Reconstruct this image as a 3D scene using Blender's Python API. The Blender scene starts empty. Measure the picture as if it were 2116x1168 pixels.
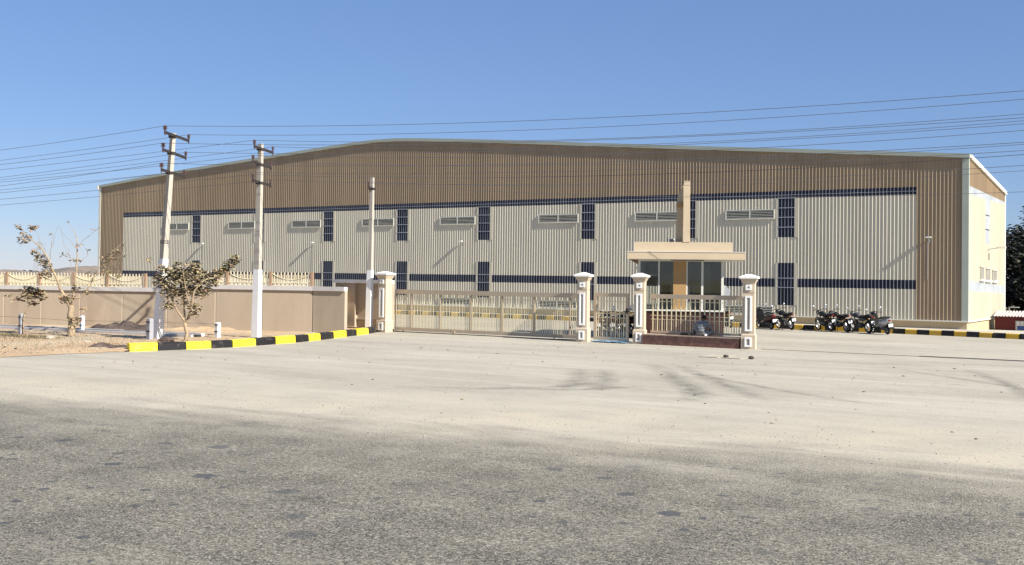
import bpy, math, random
from mathutils import Vector, Matrix, noise
random.seed(7)
scn = bpy.context.scene
COL = scn.collection
rad = math.radians

# ---------------------------------------------------------------- camera
cam_d = bpy.data.cameras.new('camera'); cam = bpy.data.objects.new('camera', cam_d); COL.objects.link(cam)
cam_d.sensor_width = 36; cam_d.lens = 2250 / 2116 * 36; cam_d.shift_y = -51 / 2116
cam_d.clip_start = 0.1; cam_d.clip_end = 6000
cam.matrix_world = (Matrix.Translation((0, 0, 2.45)) @ Matrix.Rotation(rad(33), 4, 'Z')
                    @ Matrix.Rotation(rad(91), 4, 'X') @ Matrix.Rotation(rad(0.75), 4, 'Z'))
scn.camera = cam
# ---------------------------------------------------------------- sky, sun, exposure
SUN_EL = rad(36); SUN_AZ = math.atan2(1.0, -0.10)       # clockwise from +Y
world = bpy.data.worlds.new('World'); scn.world = world; world.use_nodes = True
wt = world.node_tree; wt.nodes.clear()
wo = wt.nodes.new('ShaderNodeOutputWorld'); wb = wt.nodes.new('ShaderNodeBackground'); ws = wt.nodes.new('ShaderNodeTexSky')
ws.sky_type = 'NISHITA'; ws.sun_disc = False; ws.sun_elevation = SUN_EL; ws.sun_rotation = SUN_AZ
ws.altitude = 600; ws.air_density = 1.0; ws.dust_density = 0.05; ws.ozone_density = 4.0
wb.inputs['Strength'].default_value = 0.053
wm = wt.nodes.new('ShaderNodeMix'); wm.data_type = 'RGBA'; wm.blend_type = 'MULTIPLY'; wm.inputs[0].default_value = 1.0
wm.inputs[7].default_value = (1.04, 1.0, 1.10, 1)      # the camera's cool rendering of the sky
wf = wt.nodes.new('ShaderNodeMix'); wf.data_type = 'RGBA'; wf.inputs[0].default_value = 0.38; wf.inputs[7].default_value = (2.2, 4.2, 8.4, 1)   # flat blue mixed evenly over the whole dome
wt.links.new(ws.outputs[0], wm.inputs[6]); wt.links.new(wm.outputs[2], wf.inputs[6]); wt.links.new(wf.outputs[2], wb.inputs[0]); wt.links.new(wb.outputs[0], wo.inputs[0])
sun_d = bpy.data.lights.new('sun', 'SUN'); sun = bpy.data.objects.new('sun', sun_d); COL.objects.link(sun)
sun_d.energy = 5.0; sun_d.angle = rad(0.5); sun_d.color = (1, 0.955, 0.875)
SD = Vector((math.sin(SUN_AZ) * math.cos(SUN_EL), math.cos(SUN_AZ) * math.cos(SUN_EL), math.sin(SUN_EL)))
sun.rotation_euler = SD.to_track_quat('Z', 'Y').to_euler(); sun.location = (30, 0, 40)
vs = scn.view_settings
vs.view_transform = 'Standard'; vs.look = 'None'; vs.gamma = 1; vs.use_curve_mapping = False
vs.exposure = 0.88
scn.render.engine = 'CYCLES'
scn.cycles.max_bounces = 6; scn.cycles.diffuse_bounces = 3; scn.cycles.transparent_max_bounces = 12

# ---------------------------------------------------------------- materials
def nd(t, typ, **kw):
    n = t.nodes.new(typ)
    for k, v in kw.items():
        if k in n.inputs: n.inputs[k].default_value = v
        else: setattr(n, k, v)
    return n
def base_mat(name):
    m = bpy.data.materials.new(name); m.use_nodes = True; t = m.node_tree
    return m, t, t.nodes['Principled BSDF'], t.links
def ramp(t, fac, stops, interp='LINEAR'):
    r = t.nodes.new('ShaderNodeValToRGB'); r.color_ramp.interpolation = interp
    e = r.color_ramp.elements
    while len(e) < len(stops): e.new(0.5)
    for i, (p, c) in enumerate(stops):
        e[i].position = p; e[i].color = (c[0], c[1], c[2], 1) if hasattr(c, '__len__') else (c, c, c, 1)
    t.links.new(fac, r.inputs[0]); return r
def mixc(t, fac, a, b, blend='MIX'):
    m = t.nodes.new('ShaderNodeMix'); m.data_type = 'RGBA'; m.blend_type = blend
    for sock, v in ((m.inputs[0], fac), (m.inputs[6], a), (m.inputs[7], b)):
        if hasattr(v, 'links'): t.links.new(v, sock)
        elif hasattr(v, '__len__'): sock.default_value = (v[0], v[1], v[2], 1)
        else: sock.default_value = v
    return m.outputs[2]
def maths(t, op, a, b=None, clamp=False):
    m = t.nodes.new('ShaderNodeMath'); m.operation = op; m.use_clamp = clamp
    for i, v in enumerate((a, b)):
        if v is None: continue
        if hasattr(v, 'links'): t.links.new(v, m.inputs[i])
        else: m.inputs[i].default_value = v
    return m.outputs[0]
def coords(t, scale=(1, 1, 1), rot=0):
    tc = t.nodes.new('ShaderNodeTexCoord'); mp = t.nodes.new('ShaderNodeMapping')
    mp.inputs['Scale'].default_value = scale; mp.inputs['Rotation'].default_value = (0, 0, rot)
    t.links.new(tc.outputs['Object'], mp.inputs[0]); return mp.outputs[0]
def noise_t(t, vec, scale, detail=4, rough=0.55, dist=0.0):
    n = nd(t, 'ShaderNodeTexNoise', Scale=scale, Detail=detail, Roughness=rough, Distortion=dist)
    t.links.new(vec, n.inputs['Vector']); return n.outputs[0]
MATS = {}
def mat(name, col, rough=0.65, var=0.12, scale=2.5, bump=0.0, bscale=60, metal=0.0, spec=0.3, stretch=(1, 1, 1), dirt=None, dscale=1.2, dirt_amt=0.5, sheets=0.0):
    if name in MATS: return MATS[name]
    m, t, b, L = base_mat(name)
    v = coords(t, stretch); n1 = noise_t(t, v, scale, 5)
    lo = [c * (1 - var) for c in col]; hi = [min(1, c * (1 + var)) for c in col]
    c = ramp(t, n1, [(0.3, lo), (0.7, hi)]).outputs[0]
    if dirt:
        n2 = noise_t(t, v, dscale, 6, 0.65, 0.4)
        f = ramp(t, n2, [(0.52, 0), (0.72, dirt_amt)]).outputs[0]
        c = mixc(t, f, c, dirt)
    if sheets:                                   # neighbouring cladding sheets differ a little, with faint rain streaks
        tc = t.nodes.new('ShaderNodeTexCoord'); sx = t.nodes.new('ShaderNodeSeparateXYZ'); L.new(tc.outputs['Object'], sx.inputs[0])
        fl = maths(t, 'FLOOR', maths(t, 'DIVIDE', maths(t, 'ADD', sx.outputs[0], sx.outputs[1]), 0.9))
        wn = t.nodes.new('ShaderNodeTexWhiteNoise'); wn.noise_dimensions = '1D'; L.new(fl, wn.inputs['W'])
        st = noise_t(t, coords(t, (1, 1, 0.06)), 5.0, 5, 0.65)
        k1 = maths(t, 'ADD', maths(t, 'MULTIPLY', maths(t, 'SUBTRACT', wn.outputs[0], 0.5), sheets), maths(t, 'MULTIPLY', maths(t, 'SUBTRACT', st, 0.5), sheets * 2.2))
        gr = t.nodes.new('ShaderNodeCombineColor'); kk_ = maths(t, 'ADD', k1, 1.0)
        for q in range(3): L.new(kk_, gr.inputs[q])
        c = mixc(t, 1.0, c, gr.outputs[0], 'MULTIPLY')
    L.new(c, b.inputs['Base Color'])
    b.inputs['Roughness'].default_value = rough; b.inputs['Metallic'].default_value = metal
    b.inputs['Specular IOR Level'].default_value = spec
    if bump:
        bn = nd(t, 'ShaderNodeBump', Strength=bump, Distance=0.02)
        L.new(noise_t(t, v, bscale, 4), bn.inputs['Height']); L.new(bn.outputs[0], b.inputs['Normal'])
    MATS[name] = m; return m
def glass_mat():
    m, t, b, L = base_mat('booth_glass')
    tr = nd(t, 'ShaderNodeBsdfTransparent'); tr.inputs[0].default_value = (0.86, 0.88, 0.86, 1)
    gl = nd(t, 'ShaderNodeBsdfGlossy', Roughness=0.03)
    fr = nd(t, 'ShaderNodeFresnel', IOR=1.5); mx = nd(t, 'ShaderNodeMixShader')
    n = noise_t(t, coords(t), 1.3, 2)
    L.new(maths(t, 'ADD', fr.outputs[0], maths(t, 'MULTIPLY', n, 0.02)), mx.inputs[0])
    L.new(tr.outputs[0], mx.inputs[1]); L.new(gl.outputs[0], mx.inputs[2])
    L.new(mx.outputs[0], t.nodes['Material Output'].inputs[0]); return m

M_BROWN = mat('brown_sheet_paint', (0.315, 0.232, 0.146), 0.5, 0.07, 0.6, dirt=(0.24, 0.18, 0.12), dscale=0.5, dirt_amt=0.4, stretch=(1, 1, 0.25), sheets=0.14)
M_BEIGE = mat('beige_sheet_paint', (0.60, 0.545, 0.425), 0.5, 0.05, 0.7, dirt=(0.54, 0.47, 0.35), dscale=0.6, dirt_amt=0.5, stretch=(1, 1, 0.25), sheets=0.09)
M_NAVY = mat('tinted_polycarbonate', (0.018, 0.02, 0.034), 0.35, 0.35, 0.9, spec=0.2, dirt=(0.05, 0.055, 0.075), dscale=0.45, dirt_amt=0.6)
M_NRIB = mat('rib_highlight_and_bar', (0.38, 0.39, 0.42), 0.45, 0.2, 0.8, spec=0.25)  # pale crests paint sun highlights on dark ribs; also colours the glazing bars
M_PALEBAND = mat('sky_tinted_polycarbonate', (0.50, 0.52, 0.53), 0.3, 0.1, 0.9, spec=0.5)  # sky reflection on the side sheets put into this pale colour
M_TRIM = mat('pale_green_flashing', (0.38, 0.41, 0.345), 0.45, 0.06, 1.0)
M_CREAM = mat('cream_flashing', (0.74, 0.71, 0.60), 0.45, 0.05, 1.0)
M_LOUVRE = mat('louvre_metal', (0.70, 0.67, 0.56), 0.5, 0.08, 3)
M_DARK = mat('black_and_recess_shade', (0.012, 0.012, 0.012), 0.8, 0.2)  # near-black puts shade into louvre backs, drain bed and grate pit; also notice board
M_PLINTH = mat('tan_plaster', (0.50, 0.385, 0.235), 0.8, 0.07, 0.8, 0.08, 90, dirt=(0.4, 0.31, 0.2), dscale=0.7)
M_WALK = mat('walkway_concrete', (0.46, 0.42, 0.34), 0.85, 0.08, 1.2)
M_ROOF = mat('roof_sheet', (0.45, 0.45, 0.42), 0.5, 0.06)
M_GALV = mat('galvanised_steel', (0.42, 0.42, 0.40), 0.45, 0.1, 6, metal=0.4)
M_WALL = mat('boundary_wall_render', (0.41, 0.33, 0.24), 0.85, 0.08, 1.1, 0.15, 50, dirt=(0.33, 0.25, 0.17), dscale=0.9, dirt_amt=0.75, stretch=(1, 1, 0.3))
M_WALL2 = mat('brown_wall_render', (0.41, 0.33, 0.24), 0.85, 0.08, 1.1, 0.15, 50, dirt=(0.27, 0.2, 0.13), dscale=0.6, dirt_amt=0.6)
M_STRIP = mat('pale_joint_strip', (0.52, 0.43, 0.32), 0.8, 0.06)
M_COPING = mat('grey_coping', (0.52, 0.49, 0.46), 0.7, 0.08, 2, dirt=(0.3, 0.28, 0.26), dscale=2)
M_WHITE = mat('white_paint', (0.80, 0.80, 0.78), 0.55, 0.04, 4, dirt=(0.6, 0.56, 0.5), dscale=2.5, dirt_amt=0.4)
M_PILLAR = mat('pillar_paint', (0.49, 0.405, 0.30), 0.75, 0.05, 1.5, dirt=(0.46, 0.37, 0.27), dscale=1.4, dirt_amt=0.4)
M_CAP = mat('pillar_cap_white', (0.78, 0.76, 0.72), 0.6, 0.05, 3, dirt=(0.5, 0.46, 0.42), dscale=3, dirt_amt=0.4)
M_RECESS = mat('grey_recess', (0.33, 0.29, 0.26), 0.7, 0.1)
M_GATE = mat('taupe_gate_paint', (0.47, 0.38, 0.275), 0.5, 0.06, 3, dirt=(0.45, 0.37, 0.28), dscale=4, dirt_amt=0.5)
M_BAR = mat('cream_gate_bar', (0.74, 0.645, 0.41), 0.5, 0.06, 3)
M_PICK = mat('cream_picket', (0.70, 0.61, 0.42), 0.55, 0.08, 3, dirt=(0.35, 0.26, 0.15), dscale=5, dirt_amt=0.5)
M_BOOTH = mat('booth_tan_paint', (0.51, 0.41, 0.28), 0.75, 0.05, 1.2, dirt=(0.42, 0.32, 0.2), dscale=1.1, dirt_amt=0.5, stretch=(1, 1, 2.5))
M_ORANGE = mat('ochre_column_paint', (0.37, 0.225, 0.095), 0.7, 0.05)
M_SOFFIT = mat('soffit_white', (0.62, 0.60, 0.55), 0.8, 0.05)
M_INT = mat('booth_interior_grey', (0.29, 0.28, 0.255), 0.8, 0.06)
M_FRAME = mat('white_aluminium', (0.60, 0.585, 0.53), 0.4, 0.04)
M_GLASS = glass_mat()
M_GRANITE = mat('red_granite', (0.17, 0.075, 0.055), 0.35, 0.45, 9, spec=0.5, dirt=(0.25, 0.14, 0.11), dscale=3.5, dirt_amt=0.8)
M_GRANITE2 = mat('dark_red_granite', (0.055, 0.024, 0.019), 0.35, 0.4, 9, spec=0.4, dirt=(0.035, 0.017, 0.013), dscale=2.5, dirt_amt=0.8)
M_YEL = mat('kerb_yellow', (0.84, 0.66, 0.03), 0.55, 0.04, 3, 0.1, 40, dirt=(0.5, 0.4, 0.16), dscale=4.5, dirt_amt=0.65)
M_YEL2 = mat('kerb_faded_yellow', (0.66, 0.40, 0.045), 0.65, 0.08, 3, dirt=(0.5, 0.36, 0.14), dscale=2.5, dirt_amt=0.6)
M_BLK = mat('kerb_black', (0.014, 0.013, 0.014), 0.5, 0.3, 3, 0.1, 40, dirt=(0.13, 0.11, 0.09), dscale=4.5, dirt_amt=0.6)
M_POLE = mat('pole_concrete', (0.40, 0.365, 0.305), 0.85, 0.12, 2.5, 0.25, 40, dirt=(0.32, 0.28, 0.23), dscale=2, stretch=(1, 1, 0.35))
M_IRON = mat('dark_iron', (0.035, 0.028, 0.026), 0.6, 0.3, 5)
M_PORC = mat('brown_porcelain', (0.075, 0.038, 0.035), 0.25, 0.2, 5, spec=0.5)
M_WIRE = mat('aluminium_wire', (0.10, 0.10, 0.11), 0.5, 0.1)
M_BARK = mat('dusty_bark', (0.33, 0.25, 0.16), 0.9, 0.25, 6, 0.4, 30)
M_TWIG = mat('grey_twig', (0.24, 0.19, 0.15), 0.9, 0.2, 6)
LEAF = [mat('dusty_leaf', (0.36, 0.28, 0.155), 0.7, 0.25, 9), mat('olive_leaf', (0.15, 0.125, 0.055), 0.6, 0.3, 9), mat('dark_leaf', (0.045, 0.04, 0.028), 0.55, 0.3, 9), mat('rust_leaf', (0.25, 0.145, 0.085), 0.7, 0.25, 9)]
M_TYRE = mat('tyre_rubber', (0.015, 0.015, 0.015), 0.8, 0.2)
M_BLACKP = mat('black_gloss_paint', (0.012, 0.012, 0.013), 0.2, 0.2, spec=0.5)
M_SEAT = mat('black_vinyl', (0.016, 0.015, 0.015), 0.5, 0.2)
M_CHROME = mat('chrome', (0.75, 0.75, 0.75), 0.12, 0.03, metal=1.0)
M_ALLOY = mat('alloy', (0.45, 0.45, 0.45), 0.35, 0.08, metal=0.8)
M_ENG = mat('engine_grey', (0.10, 0.10, 0.10), 0.5, 0.2, metal=0.5)
M_REDP = mat('red_gloss_paint', (0.30, 0.012, 0.012), 0.25, 0.1, spec=0.5)
M_MAROON = mat('maroon_paint', (0.07, 0.008, 0.01), 0.3, 0.15, spec=0.5)
M_PLATE = mat('number_plate_white', (0.80, 0.79, 0.74), 0.4, 0.03)
M_TAIL = mat('tail_lamp_red', (0.22, 0.01, 0.01), 0.2, 0.05, spec=0.5)
M_SILV = mat('silver_paint', (0.42, 0.42, 0.43), 0.3, 0.05, metal=0.5)
M_SKIN = mat('brown_skin', (0.20, 0.105, 0.065), 0.55, 0.08)
M_HAIR = mat('black_hair', (0.008, 0.007, 0.007), 0.5, 0.2)

def jacket_mat():
    m, t, b, L = base_mat('grey_quilted_jacket')
    w = nd(t, 'ShaderNodeTexWave', Scale=5.6, Distortion=1.2); w.wave_type = 'BANDS'; w.bands_direction = 'Z'
    v = coords(t); L.new(v, w.inputs['Vector'])
    c = ramp(t, w.outputs[1], [(0.2, (0.06, 0.063, 0.075)), (0.6, (0.27, 0.28, 0.295))]).outputs[0]
    L.new(c, b.inputs['Base Color']); b.inputs['Roughness'].default_value = 0.45
    bn = nd(t, 'ShaderNodeBump', Strength=0.6, Distance=0.03); L.new(w.outputs[1], bn.inputs['Height']); L.new(bn.outputs[0], b.inputs['Normal'])
    return m
M_JACKET = jacket_mat()
M_TROUSER = mat('grey_trousers', (0.20, 0.20, 0.19), 0.85, 0.15, 12)
M_BLUECH = mat('blue_mesh_fabric', (0.02, 0.035, 0.10), 0.8, 0.2)

def soil_mat(name, cols, gscale=1.0, peb=(0.44, 0.38, 0.30)):
    m, t, b, L = base_mat(name); v = coords(t)
    a = noise_t(t, v, 0.35 * gscale, 6, 0.6, 0.5); f = noise_t(t, v, 14 * gscale, 5, 0.7)
    c = ramp(t, a, [(0.32, cols[0]), (0.5, cols[1]), (0.68, cols[2])]).outputs[0]
    c = mixc(t, 0.75, c, ramp(t, f, [(0.35, (0.5, 0.5, 0.5)), (0.5, (1, 1, 1)), (0.68, (1.0, 1.0, 1.0))]).outputs[0], 'MULTIPLY')
    g = nd(t, 'ShaderNodeTexVoronoi', Scale=9 * gscale); L.new(v, g.inputs['Vector'])
    sep = nd(t, 'ShaderNodeSeparateColor'); L.new(g.outputs['Color'], sep.inputs[0])
    pick = maths(t, 'MULTIPLY', maths(t, 'GREATER_THAN', sep.outputs[0], 0.8), maths(t, 'LESS_THAN', g.outputs['Distance'], 0.33))
    c = mixc(t, pick, c, peb)
    L.new(c, b.inputs['Base Color']); b.inputs['Roughness'].default_value = 0.95; b.inputs['Specular IOR Level'].default_value = 0.1
    bn = nd(t, 'ShaderNodeBump', Strength=0.7, Distance=0.04); L.new(f, bn.inputs['Height']); L.new(bn.outputs[0], b.inputs['Normal'])
    return m
M_SOIL = soil_mat('orange_soil', [(0.42, 0.30, 0.185), (0.50, 0.355, 0.215), (0.47, 0.40, 0.29)])
M_FIELD = soil_mat('dry_field', [(0.30, 0.27, 0.14), (0.36, 0.31, 0.16), (0.29, 0.23, 0.15)], 0.2)
M_HEAP = soil_mat('dark_rubble', [(0.07, 0.055, 0.05), (0.12, 0.09, 0.075), (0.26, 0.2, 0.16)], 3, (0.17, 0.13, 0.11))
M_HILL = soil_mat('hill_scrub', [(0.13, 0.12, 0.10), (0.2, 0.17, 0.14), (0.30, 0.23, 0.18)], 0.25)

EDGE_N = Vector((-0.1628, 0.9867))          # normal of the road edge, pointing at the forecourt
EDGE_C = EDGE_N.dot(Vector((-2.3, 16.9)))
def edge_dist(t):                            # metres beyond the road edge (towards the forecourt), as a socket
    tc = t.nodes.new('ShaderNodeTexCoord'); s = t.nodes.new('ShaderNodeSeparateXYZ'); t.links.new(tc.outputs['Object'], s.inputs[0])
    return maths(t, 'SUBTRACT', maths(t, 'ADD', maths(t, 'MULTIPLY', s.outputs[0], EDGE_N.x), maths(t, 'MULTIPLY', s.outputs[1], EDGE_N.y)), EDGE_C)
DUST = (0.50, 0.44, 0.35)
def road_mat():
    m, t, b, L = base_mat('worn_asphalt'); v = coords(t)
    vo = nd(t, 'ShaderNodeTexVoronoi', Scale=36, Randomness=1.0); L.new(v, vo.inputs['Vector'])      # stone chips
    sep = nd(t, 'ShaderNodeSeparateColor'); L.new(vo.outputs['Color'], sep.inputs[0])
    c = ramp(t, sep.outputs[0], [(0.0, (0.135, 0.122, 0.097)), (0.4, (0.205, 0.186, 0.148)), (0.8, (0.275, 0.25, 0.20)), (1.0, (0.37, 0.338, 0.275))]).outputs[0]
    # wheel tracks, dust films and darker bituminous patches
    big = noise_t(t, coords(t, (0.10, 0.42, 1), rad(-9.4)), 1.6, 6, 0.6, 0.6)
    c = mixc(t, ramp(t, big, [(0.38, 0.0), (0.7, 0.32)]).outputs[0], c, (0.36, 0.315, 0.24))
    wk = noise_t(t, coords(t, (0.05, 0.9, 1), rad(-9.4)), 1.5, 5, 0.6, 0.3)
    c = mixc(t, ramp(t, wk, [(0.5, 0.0), (0.68, 0.38)]).outputs[0], c, (0.39, 0.35, 0.275))
    dk = ramp(t, noise_t(t, v, 0.28, 6, 0.62, 0.7), [(0.45, 0.0), (0.75, 0.42)]).outputs[0]
    c = mixc(t, dk, c, (0.135, 0.127, 0.108))
    # dark pits between the chips
    pit = noise_t(t, v, 45, 2, 0.6); mod = noise_t(t, v, 1.1, 5, 0.6)
    pv = maths(t, 'ADD', pit, maths(t, 'MULTIPLY', maths(t, 'SUBTRACT', mod, 0.5), -0.30))
    gapm = ramp(t, pv, [(0.50, 0.0), (0.58, 1.0)]).outputs[0]
    c = mixc(t, maths(t, 'MULTIPLY', gapm, 0.85), c, (0.05, 0.046, 0.04))
    co = noise_t(t, v, 15, 5, 0.75)
    c = mixc(t, 0.8, c, ramp(t, co, [(0.36, (0.22, 0.215, 0.20)), (0.46, (0.78, 0.78, 0.77)), (0.60, (1.2, 1.19, 1.16))]).outputs[0], 'MULTIPLY')
    # oil spots
    wv = nd(t, 'ShaderNodeTexNoise', Scale=7.0, Detail=3); L.new(v, wv.inputs['Vector'])
    vv = nd(t, 'ShaderNodeVectorMath'); vv.operation = 'MULTIPLY_ADD'; L.new(wv.outputs['Color'], vv.inputs[0]); vv.inputs[1].default_value = (0.17, 0.17, 0); L.new(v, vv.inputs[2])
    for sc, thr, rr_ in ((1.3, 0.64, 0.19), (3.3, 0.70, 0.20)):
        s = nd(t, 'ShaderNodeTexVoronoi', Scale=sc); s.voronoi_dimensions = '2D'; L.new(vv.outputs[0], s.inputs['Vector'])
        sp = nd(t, 'ShaderNodeSeparateColor'); L.new(s.outputs['Color'], sp.inputs[0])
        inside = ramp(t, maths(t, 'SUBTRACT', s.outputs['Distance'], maths(t, 'MULTIPLY', sp.outputs[1], rr_)), [(0.0, 1.0), (0.035, 0.0)]).outputs[0]
        pick = maths(t, 'MULTIPLY', inside, maths(t, 'GREATER_THAN', sp.outputs[0], thr))
        cl = ramp(t, noise_t(t, v, 0.20, 2), [(0.42, 0.0), (0.50, 0.9)]).outputs[0]
        c = mixc(t, maths(t, 'MULTIPLY', pick, cl), c, (0.075, 0.075, 0.076))
    # dust blown over the edge
    d = edge_dist(t)
    wob = maths(t, 'MULTIPLY', maths(t, 'SUBTRACT', noise_t(t, coords(t, (0.22, 1, 1), rad(-9.4)), 0.9, 7, 0.65, 0.5), 0.5), 6.0)
    dd = maths(t, 'ADD', d, wob)
    f = ramp(t, maths(t, 'MULTIPLY', maths(t, 'ADD', dd, 5.6), 0.2, True), [(0.0, 0.0), (0.3, 0.14), (0.65, 0.55), (1.0, 1.0)]).outputs[0]
    keep = maths(t, 'SUBTRACT', 1.0, maths(t, 'MULTIPLY', gapm, maths(t, 'SUBTRACT', 1.0, maths(t, 'MULTIPLY', f, f))))
    dcol = ramp(t, noise_t(t, v, 0.6, 5), [(0.3, (0.37, 0.328, 0.258)), (0.5, (0.435, 0.388, 0.302)), (0.7, (0.475, 0.415, 0.313))]).outputs[0]
    dg_ = noise_t(t, v, 19, 6, 0.75)
    dcol = mixc(t, 0.75, dcol, ramp(t, dg_, [(0.32, (0.5, 0.49, 0.46)), (0.47, (0.97, 0.97, 0.96)), (0.65, (1.16, 1.15, 1.12))]).outputs[0], 'MULTIPLY')
    dp_ = noise_t(t, coords(t, (0.4, 1, 1), rad(-8)), 1.7, 7, 0.68, 0.6)
    dcol = mixc(t, ramp(t, dp_, [(0.50, 0.0), (0.70, 0.5)]).outputs[0], dcol, (0.33, 0.30, 0.25))
    c = mixc(t, maths(t, 'MULTIPLY', f, keep), c, dcol)
    L.new(c, b.inputs['Base Color']); b.inputs['Roughness'].default_value = 0.85; b.inputs['Specular IOR Level'].default_value = 0.25
    bn = nd(t, 'ShaderNodeBump', Strength=0.45, Distance=0.012)
    L.new(maths(t, 'SUBTRACT', 1.0, maths(t, 'MULTIPLY', gapm, maths(t, 'SUBTRACT', 1.0, f))), bn.inputs['Height']); L.new(bn.outputs[0], b.inputs['Normal'])
    return m
def forecourt_mat():
    m, t, b, L = base_mat('dusty_concrete'); v = coords(t)
    a = noise_t(t, coords(t, (0.35, 1, 1), rad(-6)), 0.35, 6, 0.6, 0.6)
    c = ramp(t, a, [(0.3, (0.345, 0.31, 0.245)), (0.5, (0.415, 0.374, 0.298)), (0.7, (0.485, 0.44, 0.352))]).outputs[0]
    s = noise_t(t, coords(t, (0.10, 1.6, 1), rad(4)), 1.3, 6, 0.65, 0.3)
    c = mixc(t, ramp(t, s, [(0.45, 0.0), (0.72, 0.55)]).outputs[0], c, (0.30, 0.275, 0.23))
    f = noise_t(t, v, 22, 4, 0.7)
    c = mixc(t, 0.7, c, ramp(t, f, [(0.3, (0.55, 0.55, 0.55)), (0.52, (1, 1, 1)), (0.7, (1.12, 1.12, 1.1))]).outputs[0], 'MULTIPLY')
    pt = noise_t(t, v, 2.6, 7, 0.7, 0.8)
    c = mixc(t, ramp(t, pt, [(0.52, 0.0), (0.7, 0.5)]).outputs[0], c, (0.46, 0.42, 0.34))
    c = mixc(t, ramp(t, pt, [(0.30, 0.5), (0.44, 0.0)]).outputs[0], c, (0.25, 0.23, 0.19))
    # sand heaped along the road edge
    d = edge_dist(t)
    wob = maths(t, 'MULTIPLY', maths(t, 'SUBTRACT', noise_t(t, coords(t, (0.3, 1, 1), rad(-9.4)), 0.8, 6, 0.62, 0.4), 0.5), 6.0)
    e = ramp(t, maths(t, 'MULTIPLY', maths(t, 'ADD', d, wob), 0.22, True), [(0.0, 1.0), (1.0, 0.0)]).outputs[0]
    dcol = ramp(t, noise_t(t, v, 0.6, 5), [(0.3, (0.37, 0.328, 0.258)), (0.5, (0.435, 0.388, 0.302)), (0.7, (0.475, 0.415, 0.313))]).outputs[0]
    dg_ = noise_t(t, v, 19, 6, 0.75)
    dcol = mixc(t, 0.75, dcol, ramp(t, dg_, [(0.32, (0.5, 0.49, 0.46)), (0.47, (0.97, 0.97, 0.96)), (0.65, (1.16, 1.15, 1.12))]).outputs[0], 'MULTIPLY')
    dp_ = noise_t(t, coords(t, (0.4, 1, 1), rad(-8)), 1.7, 7, 0.68, 0.6)
    dcol = mixc(t, ramp(t, dp_, [(0.50, 0.0), (0.70, 0.5)]).outputs[0], dcol, (0.33, 0.30, 0.25))
    c = mixc(t, e, c, dcol)
    # pebbles and scraps
    g = nd(t, 'ShaderNodeTexVoronoi', Scale=3.0); L.new(v, g.inputs['Vector'])
    sep = nd(t, 'ShaderNodeSeparateColor'); L.new(g.outputs['Color'], sep.inputs[0])
    pick = maths(t, 'MULTIPLY', maths(t, 'GREATER_THAN', sep.outputs[0], 0.87), maths(t, 'LESS_THAN', g.outputs['Distance'], maths(t, 'MULTIPLY', sep.outputs[1], 0.11)))
    c = mixc(t, maths(t, 'MULTIPLY', pick, 0.7), c, (0.20, 0.18, 0.15))
    L.new(c, b.inputs['Base Color']); b.inputs['Roughness'].default_value = 0.9; b.inputs['Specular IOR Level'].default_value = 0.15
    bn = nd(t, 'ShaderNodeBump', Strength=0.25, Distance=0.01); L.new(f, bn.inputs['Height']); L.new(bn.outputs[0], b.inputs['Normal'])
    return m
M_ROAD = road_mat(); M_FORE = forecourt_mat()
def tyre_mark_mat():
    m, t, b, L = base_mat('tyre_rubber_smear'); v = coords(t)
    at = t.nodes.new('ShaderNodeAttribute'); at.attribute_name = 'fade'
    n = noise_t(t, v, 2.2, 6, 0.7, 0.5)
    al = maths(t, 'MULTIPLY', at.outputs['Fac'], ramp(t, n, [(0.30, 0.0), (0.75, 0.55)]).outputs[0])
    b.inputs['Base Color'].default_value = (0.17, 0.155, 0.13, 1); b.inputs['Roughness'].default_value = 0.9
    L.new(al, b.inputs['Alpha']); return m
M_MARK = tyre_mark_mat()

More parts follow.
